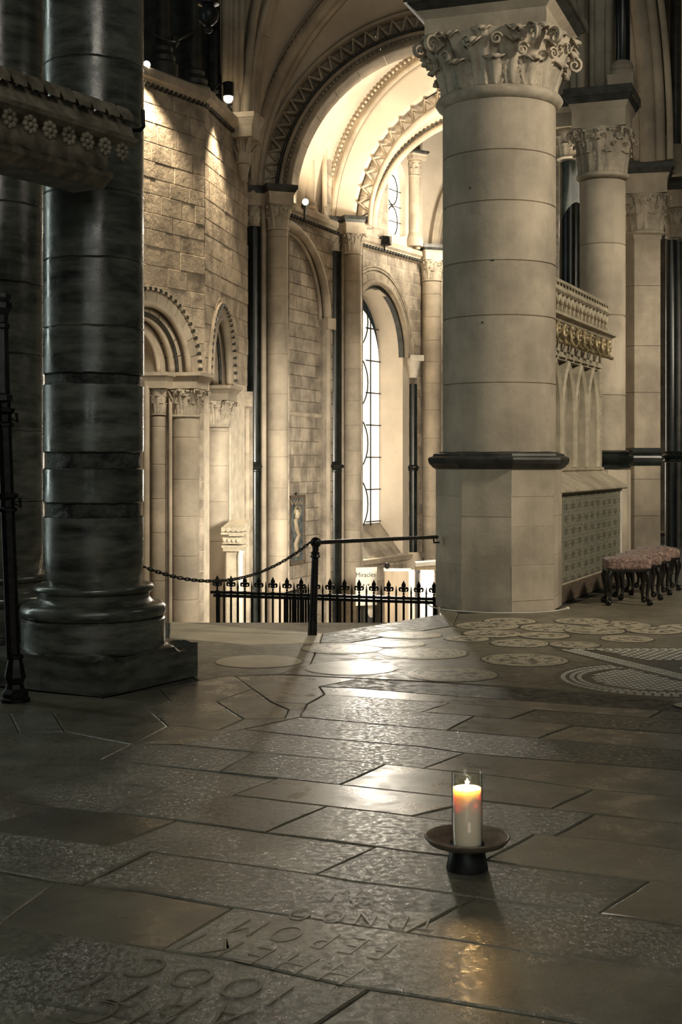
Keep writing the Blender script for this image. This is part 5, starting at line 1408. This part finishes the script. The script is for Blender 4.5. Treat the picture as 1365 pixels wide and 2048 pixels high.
bm = BM(); lathe(bm, [(.008, 0), (.010, .05), (.0015, .115)], 6); mesp = bpy.data.meshes.new('spike'); bm.to_mesh(mesp); bm.free(); mesp.materials.append(M['iron'])
bm = BM(); cyl(bm, 0, 0, zb_, zr, .0115, n=8); meb = bpy.data.meshes.new('bar'); bm.to_mesh(meb); bm.free(); meb.materials.append(M['iron'])
nb = 31
for i in range(nb):
    p = fa+dR*(LR*(i+.5)/nb)
    o = obj('bar', meb, None, rl, loc=(p.x, p.y, 0))
    if i % 2 == 0: obj('finial', fm, None, rl, loc=(p.x, p.y, zr+.012), rotz=angR)
    else: obj('spike', mesp, None, rl, loc=(p.x, p.y, zr+.012))
for q in (.02, .99):
    p = fa+dR*LR*q; bm = BM(); box(bm, p.x, p.y, (zb_-.3+zr)/2, .035, .035, zr-zb_+.3, angR); obj('end_post', bm, 'iron', rl)
# inner low rail (the run seen behind, from the middle post to the column)
r2 = thing('iron_railing', 'lower black railing return in front of the dark pier, behind the stair post', 'railing', (0, 0, 0))
g0 = Vector((X(570, 15.8), 15.8, 0)); g1 = Vector((X(612, 16.6), 16.6, 0)); d2 = (g1-g0)
bm = BM(); tube(bm, [g0+Vector((0, 0, Z(1188, 15.8))), g1+Vector((0, 0, Z(1188, 15.8)))], .02, 6); obj('top_rail', bm, 'iron', r2)
for i in range(9):
    p = g0+d2*i/8; bm = BM(); cyl(bm, p.x, p.y, -2.2, Z(1188, 15.8), .014, n=8); obj('bar', bm, 'iron', r2)

# ------------------------------------------------------------------ painting on the bay wall
s0, s1 = f1.at(573), f1.at(604); zt0, zt1 = Z(1128, 26), Z(990, 26)
pt = thing('framed_painting', 'tall framed panel painting of a haloed figure on the bay wall', 'painting', (0, 0, 0))
for nm, q in (('frame_stile', (s0, s0+.05, zt0, zt1)), ('frame_stile', (s1-.05, s1, zt0, zt1)), ('frame_rail', (s0, s1, zt1-.06, zt1)), ('frame_rail', (s0, s1, zt0, zt0+.07))):
    bm = BM(); sweep(bm, [f1.P(q[0], (q[2]+q[3])/2, .04), f1.P(q[1], (q[2]+q[3])/2, .04)], [Vector((0, 0, 1))]*2, f1.n, rect(-(q[3]-q[2])/2, (q[3]-q[2])/2, -.03, .04)); obj(nm, bm, 'turned', pt)
M['icon'] = mat('painted_panel_blue_grey', (.13, .15, .15), .5, var=.45, scale=7, bump=.05, rnd=0)
bm = BM(); sweep(bm, [f1.P(s0+.03, (zt0+zt1)/2, .03), f1.P(s1-.03, (zt0+zt1)/2, .03)], [Vector((0, 0, 1))]*2, f1.n, rect(-(zt1-zt0)/2+.05, (zt1-zt0)/2-.05, -.02, .02)); obj('panel', bm, 'icon', pt)
sm_ = (s0+s1)/2; zz = lambda f: zt0+(zt1-zt0)*f; wS = s1-s0
bar('halo', [f1.P(sm_+wS*.05+wS*.17*math.cos(q*PI/8), zz(.76)+.11*math.sin(q*PI/8), .055) for q in range(17)], .02, pt, 'gilt')
bm = BM(); ball(bm, f1.P(sm_, zz(.72), .045), .075, 8, 1.4); obj('head', bm, 'inlay', pt, 'all')
bar('robe', [f1.P(sm_-wS*.12, zz(.66), .05), f1.P(sm_-wS*.02, zz(.5), .05), f1.P(sm_+wS*.12, zz(.42), .05), f1.P(sm_-wS*.1, zz(.3), .05), f1.P(sm_, zz(.12), .05)], .055, pt, 'wood')
bar('zigzag_border', [f1.P(s0+.08+(wS-.16)*q/8, zz(.90)-(.05 if q % 2 else -.03), .055) for q in range(9)], .014, pt, 'wood')
bar('nail', [f1.P(sm_, zt1, .04), f1.P(sm_, zt1+.05, .04)], .015, pt, 'iron')
# small crenellated monument left
Ym = 21.6
mm = thing('wall_monument', 'small crenellated stone monument beside the second pale column', 'monument', (X(470, Ym), Ym, 0), -.25)
w_ = .30
bm = BM(); box(bm, 0, 0, (ZL+Z(1100, Ym))/2, .20, .24, Z(1100, Ym)-ZL); obj('shaft', bm, 'sand', mm)
for z, k, hh in ((Z(1098, Ym), .26, .05), (Z(1092, Ym), .31, .04), (Z(1080, Ym), .28, .10), (Z(1066, Ym), .33, .035)):
    bm = BM(); box(bm, 0, 0, z, k, .40, hh); obj('moulding', bm, 'sand', mm)
for i in range(4):
    bm = BM(); box(bm, -.13+i*.085, -.18, Z(1058, Ym), .055, .05, .07); obj('merlon', bm, 'sand', mm)
    bm = BM(); ball(bm, (-.11+i*.075, -.205, Z(1080, Ym)), .03, 7); obj('rosette', bm, 'carve', mm, 'all')
bm = BM(); prism(bm, [(-.16, -.2), (.16, -.2), (.16, .3), (-.16, .3)], Z(1060, Ym), Z(1040, Ym)); 
for v in bm.verts:
    if v.co.z > Z(1045, Ym) and v.co.y < 0: v.co.z -= .12
obj('roof', bm, 'sand', mm)
bm = BM(); tube(bm, [(.13, -.12, ZL), (.13, -.12, Z(1108, Ym)), (.15, -.12, Z(1100, Ym))], .045, 10); obj('colonnette', bm, 'white', mm, 'all')

# ------------------------------------------------------------------ desk, shelf and notice boards below the window
Yd = 24.0
dk = thing('curved_desk', 'curved pale timber desk panel below the window', 'desk', (X(795, Yd), Yd, ZL))
zt_ = Z(1137, Yd)-ZL; bm = BM()
pp = []
for i in range(13):
    a = -.50+1.0*i/12; pp.append((.42*math.sin(a)*1.75*.5*1.3, -.30*math.cos(a)*1.0+.05))
back = [(x, y+.28) for x, y in pp[::-1]]
prism(bm, pp+back, 0, zt_-.03); obj('curved_panel', bm, 'wood', dk, 'auto')
bm = BM(); prism(bm, [(x*1.06, y*1.05) for x, y in pp+back], zt_-.03, zt_); obj('top', bm, 'white', dk, 'auto')
bm = BM(); ball(bm, (-.18, .02, zt_+.05), .05, 8); tube(bm, [(-.18, .02, zt_), (-.18, .02, zt_+.03)], .03, 6); obj('bell', bm, 'iron', dk, 'all')
sh = thing('timber_shelf', 'long pale timber counter running from the desk to the big column', 'counter', (0, 0, 0))
a, b = W(832, 1128, 24.6), W(905, 1122, 23.4)
bm = BM(); sweep(bm, [a, b], [Vector((0, 0, 1))]*2, Vector((0, 1, 0)), rect(-.05, .02, -.02, .35)); obj('worktop', bm, 'white', sh)
bm = BM(); sweep(bm, [a+Vector((0, .05, 0)), b+Vector((0, .05, 0))], [Vector((0, 0, 1))]*2, Vector((0, 1, 0)), rect(-.15, -.05, 0, .25)); obj('apron', bm, 'wood', sh)
for q in (.12, .5, .98):
    p = a.lerp(b, q); bm = BM(); box(bm, p.x, p.y+.15, (ZL+p.z-.1)/2, .07, .07, p.z-.1-ZL); obj('leg', bm, 'wood', sh)
def textmesh(parent, txt, p, h, rotx=PI/2, rotz=0, m='ink', name='lettering', ext=.001):
    cu = bpy.data.curves.new('txt', 'FONT'); cu.body = txt; cu.size = h; cu.extrude = ext; cu.align_x = 'CENTER'
    t_ = bpy.data.objects.new('tmp', cu); C.objects.link(t_); bpy.context.view_layer.update()
    me = bpy.data.meshes.new_from_object(t_.evaluated_get(bpy.context.evaluated_depsgraph_get())); bpy.data.objects.remove(t_)
    me.materials.clear(); me.materials.append(M[m]); o = bpy.data.objects.new(name, me); C.objects.link(o); o.parent = parent; o.location = p; o.rotation_euler = (rotx, 0, rotz)
nb_ = thing('notice_board', 'white poster of small grey type between black posts by the big column', 'notice', (X(855, 20), 20, ZL))
zt_ = Z(1140, 20)-ZL; zc_ = Z(1250, 20)-ZL
bm = BM(); box(bm, 0, 0, (zt_+zc_-.3)/2, .20, .02, zt_-zc_+.3); obj('poster', bm, 'white', nb_)
for s in (-1, 1):
    bm = BM(); box(bm, s*.145, 0, zt_/2, .05, .05, zt_); obj('post', bm, 'woodd', nb_)
    for z in (zt_-.03,): bm = BM(); ball(bm, (s*.125, -.03, z), .012, 6); obj('stud', bm, 'iron', nb_, 'all')
bm = BM(); box(bm, -.23, .03, zt_/2, .09, .04, zt_, 0); obj('side_panel', bm, 'wood', nb_)
textmesh(nb_, 'THE TREASURES OF\nCANTERBURY CATHEDRAL', (0, -.014, zt_-.08), .022)
textmesh(nb_, 'THE JOURNEY', (0, -.014, zt_-.20), .03)
tb_ = thing('title_board', 'cream board headed Miracles in black letter under the window sill', 'notice', (X(733, 25), 25, ZL))
zt_ = Z(1135, 25)-ZL; bm = BM(); box(bm, 0, 0, zt_-.35, .42, .03, .7, .35); obj('panel', bm, 'white', tb_)
bm = BM(); box(bm, 0, .05, (zt_-.1)/2, .06, .05, zt_-.1); obj('stand', bm, 'woodd', tb_)
textmesh(tb_, 'Miracles', (-.01, -.03, zt_-.17), .12, rotz=.35)
for i in range(4): bm = BM(); ball(bm, (-.14+i*.09, -.06+i*.03, zt_-.32), .02, 8); obj('motif', bm, 'turned', tb_, 'all')
md = thing('memorial_tablet', 'dark wall monument with pale arched plaque behind the railing', 'monument', (X(737, 25.6), 25.6, ZL), .1)
zt_ = Z(1196, 25.6)-ZL
bm = BM(); box(bm, 0, 0, zt_/2, .42, .2, zt_); obj('body', bm, 'slate', md)
bm = BM(); box(bm, 0, -.02, zt_+.02, .48, .26, .06); obj('cornice', bm, 'stone', md)
bm = BM(); prism(bm, [(.07*math.cos(PI+i*PI/10)+.04, .14*math.sin(PI+i*PI/10)) for i in range(11)]+[(.11, .1), (-.03, .1)], 0, .02); bmesh.ops.rotate(bm, verts=bm.verts, cent=(0, 0, 0), matrix=Matrix.Rotation(PI/2, 3, 'X'))
for v in bm.verts: v.co += Vector((0, -.105, zt_-.22))
obj('plaque', bm, 'white', md)

# ------------------------------------------------------------------ stools
def make_stool(loc, rz, label):
    t = thing('footstool', label, 'stool', loc, rz, 'damask stools beside the tomb')
    W2, D2 = .205, .16
    bm = BM(); bmesh.ops.create_cube(bm, size=1)
    bmesh.ops.subdivide_edges(bm, edges=bm.edges, cuts=9, use_grid_fill=True)
    for v in bm.verts:
        x, y, z = v.co*2
        k = 1-.06*max(abs(x), abs(y))**6
        e = (abs(x)**6+abs(y)**6+abs(z)**6)**(1/6); x, y, z = x/e, y/e, z/e
        zz_ = z*.055+(.022*(1-x*x)*(1-y*y) if z > 0 else 0)+.003*noise.noise(Vector((x*3, y*3, z)))
        v.co = Vector((x*(W2+.012), y*(D2+.012), .385+zz_))
    obj('cushion', bm, 'damask', t, 'all')
    bm = BM(); box(bm, 0, 0, .335, W2*2, D2*2, .03); obj('frame', bm, 'woodd', t)
    for sx in (-1, 1):
        for sy in (-1, 1):
            bm = BM(); dx, dy = sx*.707, sy*.707
            pts = [(W2*sx-.02*sx, D2*sy-.02*sy, .335)]; path = [(.0, .31, .034), (.018, .265, .036), (.012, .20, .024), (-.004, .12, .016), (.0, .07, .014), (.012, .045, .018)]
            P = [Vector((W2*sx-.03*sx+dx*o, D2*sy-.03*sy+dy*o, z)) for o, z, r in [(.0, .335, .03)]+path]
            tube(bm, P, 1.0, 10, [.030]+[r for o, z, r in path]); obj('leg', bm, 'woodd', t, 'all')
            bm = BM(); c_ = (W2*sx-.03*sx+dx*.02, D2*sy-.03*sy+dy*.02, .024); ball(bm, c_, .026, 10, .95)
            for a in (-.8, 0, .8):
                ca = math.atan2(dy, dx)+a
                tube(bm, [(c_[0]-.005*math.cos(ca), c_[1]-.005*math.sin(ca), .055), (c_[0]+.022*math.cos(ca), c_[1]+.022*math.sin(ca), .045), (c_[0]+.029*math.cos(ca), c_[1]+.029*math.sin(ca), .022), (c_[0]+.022*math.cos(ca), c_[1]+.022*math.sin(ca), .006)], .007, 6)
            obj('claw_foot', bm, 'woodd', t, 'all')
    return t
s_first = Vector((X(1253, 12.9), 12.88, 0))
labs = ['red damask footstool with claw feet, nearest of the row', 'red damask footstool second in the row by the tomb', 'red damask footstool third in the row, partly hidden by the second', 'red damask footstool last in the row at the right picture edge']
for i in range(4):
    if i == 0: st0 = make_stool(s_first, -.04, labs[0])
    else:
        o = copy_tree(st0); o.location = s_first+Vector((.215*i, .50*i, 0)); o['label'] = labs[i]; o.rotation_euler.z = -.04+.03*(i % 2)

# cable round the pedestal
cbk = thing('floor_cable', 'thin white cable lying round the foot of the big column', 'cable', (0, 0, 0))
pts = [Vector((cR.x+.66*math.sin(a), cR.y-.66*math.cos(a), .006)) for a in [math.radians(-95+i*10) for i in range(17)]]
pts = [pts[0]+Vector((-.02, .0, .0))]+pts
bm = BM(); tube(bm, pts, .006, 6); obj('cord', bm, 'white', cbk, 'all')
bm = BM(); ball(bm, pts[-1], .022, 8, .7); obj('plug', bm, 'white', cbk, 'all')

# ------------------------------------------------------------------ candle
cb_ = G(935, 1738); Yc = cb_.y; sc_ = Yc/F
t = thing('candle_stand', 'dark turned wooden dish on a flared foot standing on the slabs', 'candle holder', (cb_.x, Yc, 0))
rp = 85*sc_; zp = (1738-1686)*sc_
bm = BM(); lathe(bm, [(41*sc_, 0), (42*sc_, .004), (38*sc_, zp*.45), (34*sc_, zp*.82), (33*sc_, zp*.86)], 48); obj('foot', bm, 'bronze', t, 'auto')
bm = BM(); lathe(bm, [(33*sc_, zp*.82), (52*sc_, zp*.85), (76*sc_, zp*1.02), (rp, zp*1.22), (rp+.001, zp*1.28), (rp-.003, zp*1.31), (rp-.008, zp*1.27), (66*sc_, zp*1.0), (45*sc_, zp*.90), (.0001, zp*.88)], 64); obj('dish', bm, 'turned', t, 'all')
bm = BM(); lathe(bm, [(32*sc_, zp*.90), (35*sc_, zp*.92), (35.5*sc_, zp*.99), (34*sc_, zp*1.03), (32*sc_, zp*1.0), (32*sc_, zp*.90)], 48); obj('seat_ring', bm, 'bronze', t, 'auto')
gz0 = zp*.92; gz1 = (1738-1544)*sc_*1.0
t = thing('pillar_candle', 'lit ivory pillar candle glowing at its top, inside the glass', 'candle', (cb_.x, Yc, 0))
zc1 = (1738-1575)*sc_; rc = 28.5*sc_
bm = BM(); lathe(bm, [(rc-.002, gz0), (rc, gz0+.002), (rc, zc1-.003), (rc-.002, zc1), (rc-.008, zc1-.0015), (rc*.55, zc1-.002), (rc*.4, zc1-.006), (.0001, zc1-.007)], 48); obj('wax_body', bm, 'wax', t, 'auto')
bm = BM(); tube(bm, [(0, 0, zc1-.008), (.001, 0, zc1+.002), (.002, 0, zc1+.007)], .0012, 6); obj('wick', bm, 'ink', t)
bm = BM(); lathe(bm, [(.0005, zc1+.003), (.0035, zc1+.007), (.0048, zc1+.012), (.0038, zc1+.019), (.0018, zc1+.026), (.0003, zc1+.031)], 16); obj('flame', bm, 'flame', t, 'all')
t = thing('glass_cylinder', 'clear open glass cylinder standing round the lit candle', 'glass', (cb_.x, Yc, 0))
rg = 31*sc_; bm = BM(); lathe(bm, [(rg, gz0), (rg, gz1-.001), (rg-.0012, gz1), (rg-.0024, gz1-.001), (rg-.0024, gz0), (rg, gz0)], 64, cap=False); obj('glass_wall', bm, 'glass', t, 'all')
lamp('candle_flame_light', 'POINT', (cb_.x, Yc, zc1+.020), 4.2, (1, .60, .25), size=.008)
lamp('candle_key', 'SPOT', (cb_.x-1.0, Yc-.5, 4.3), 95, PALE, (cb_.x, Yc, 0), .12, 40, .9)
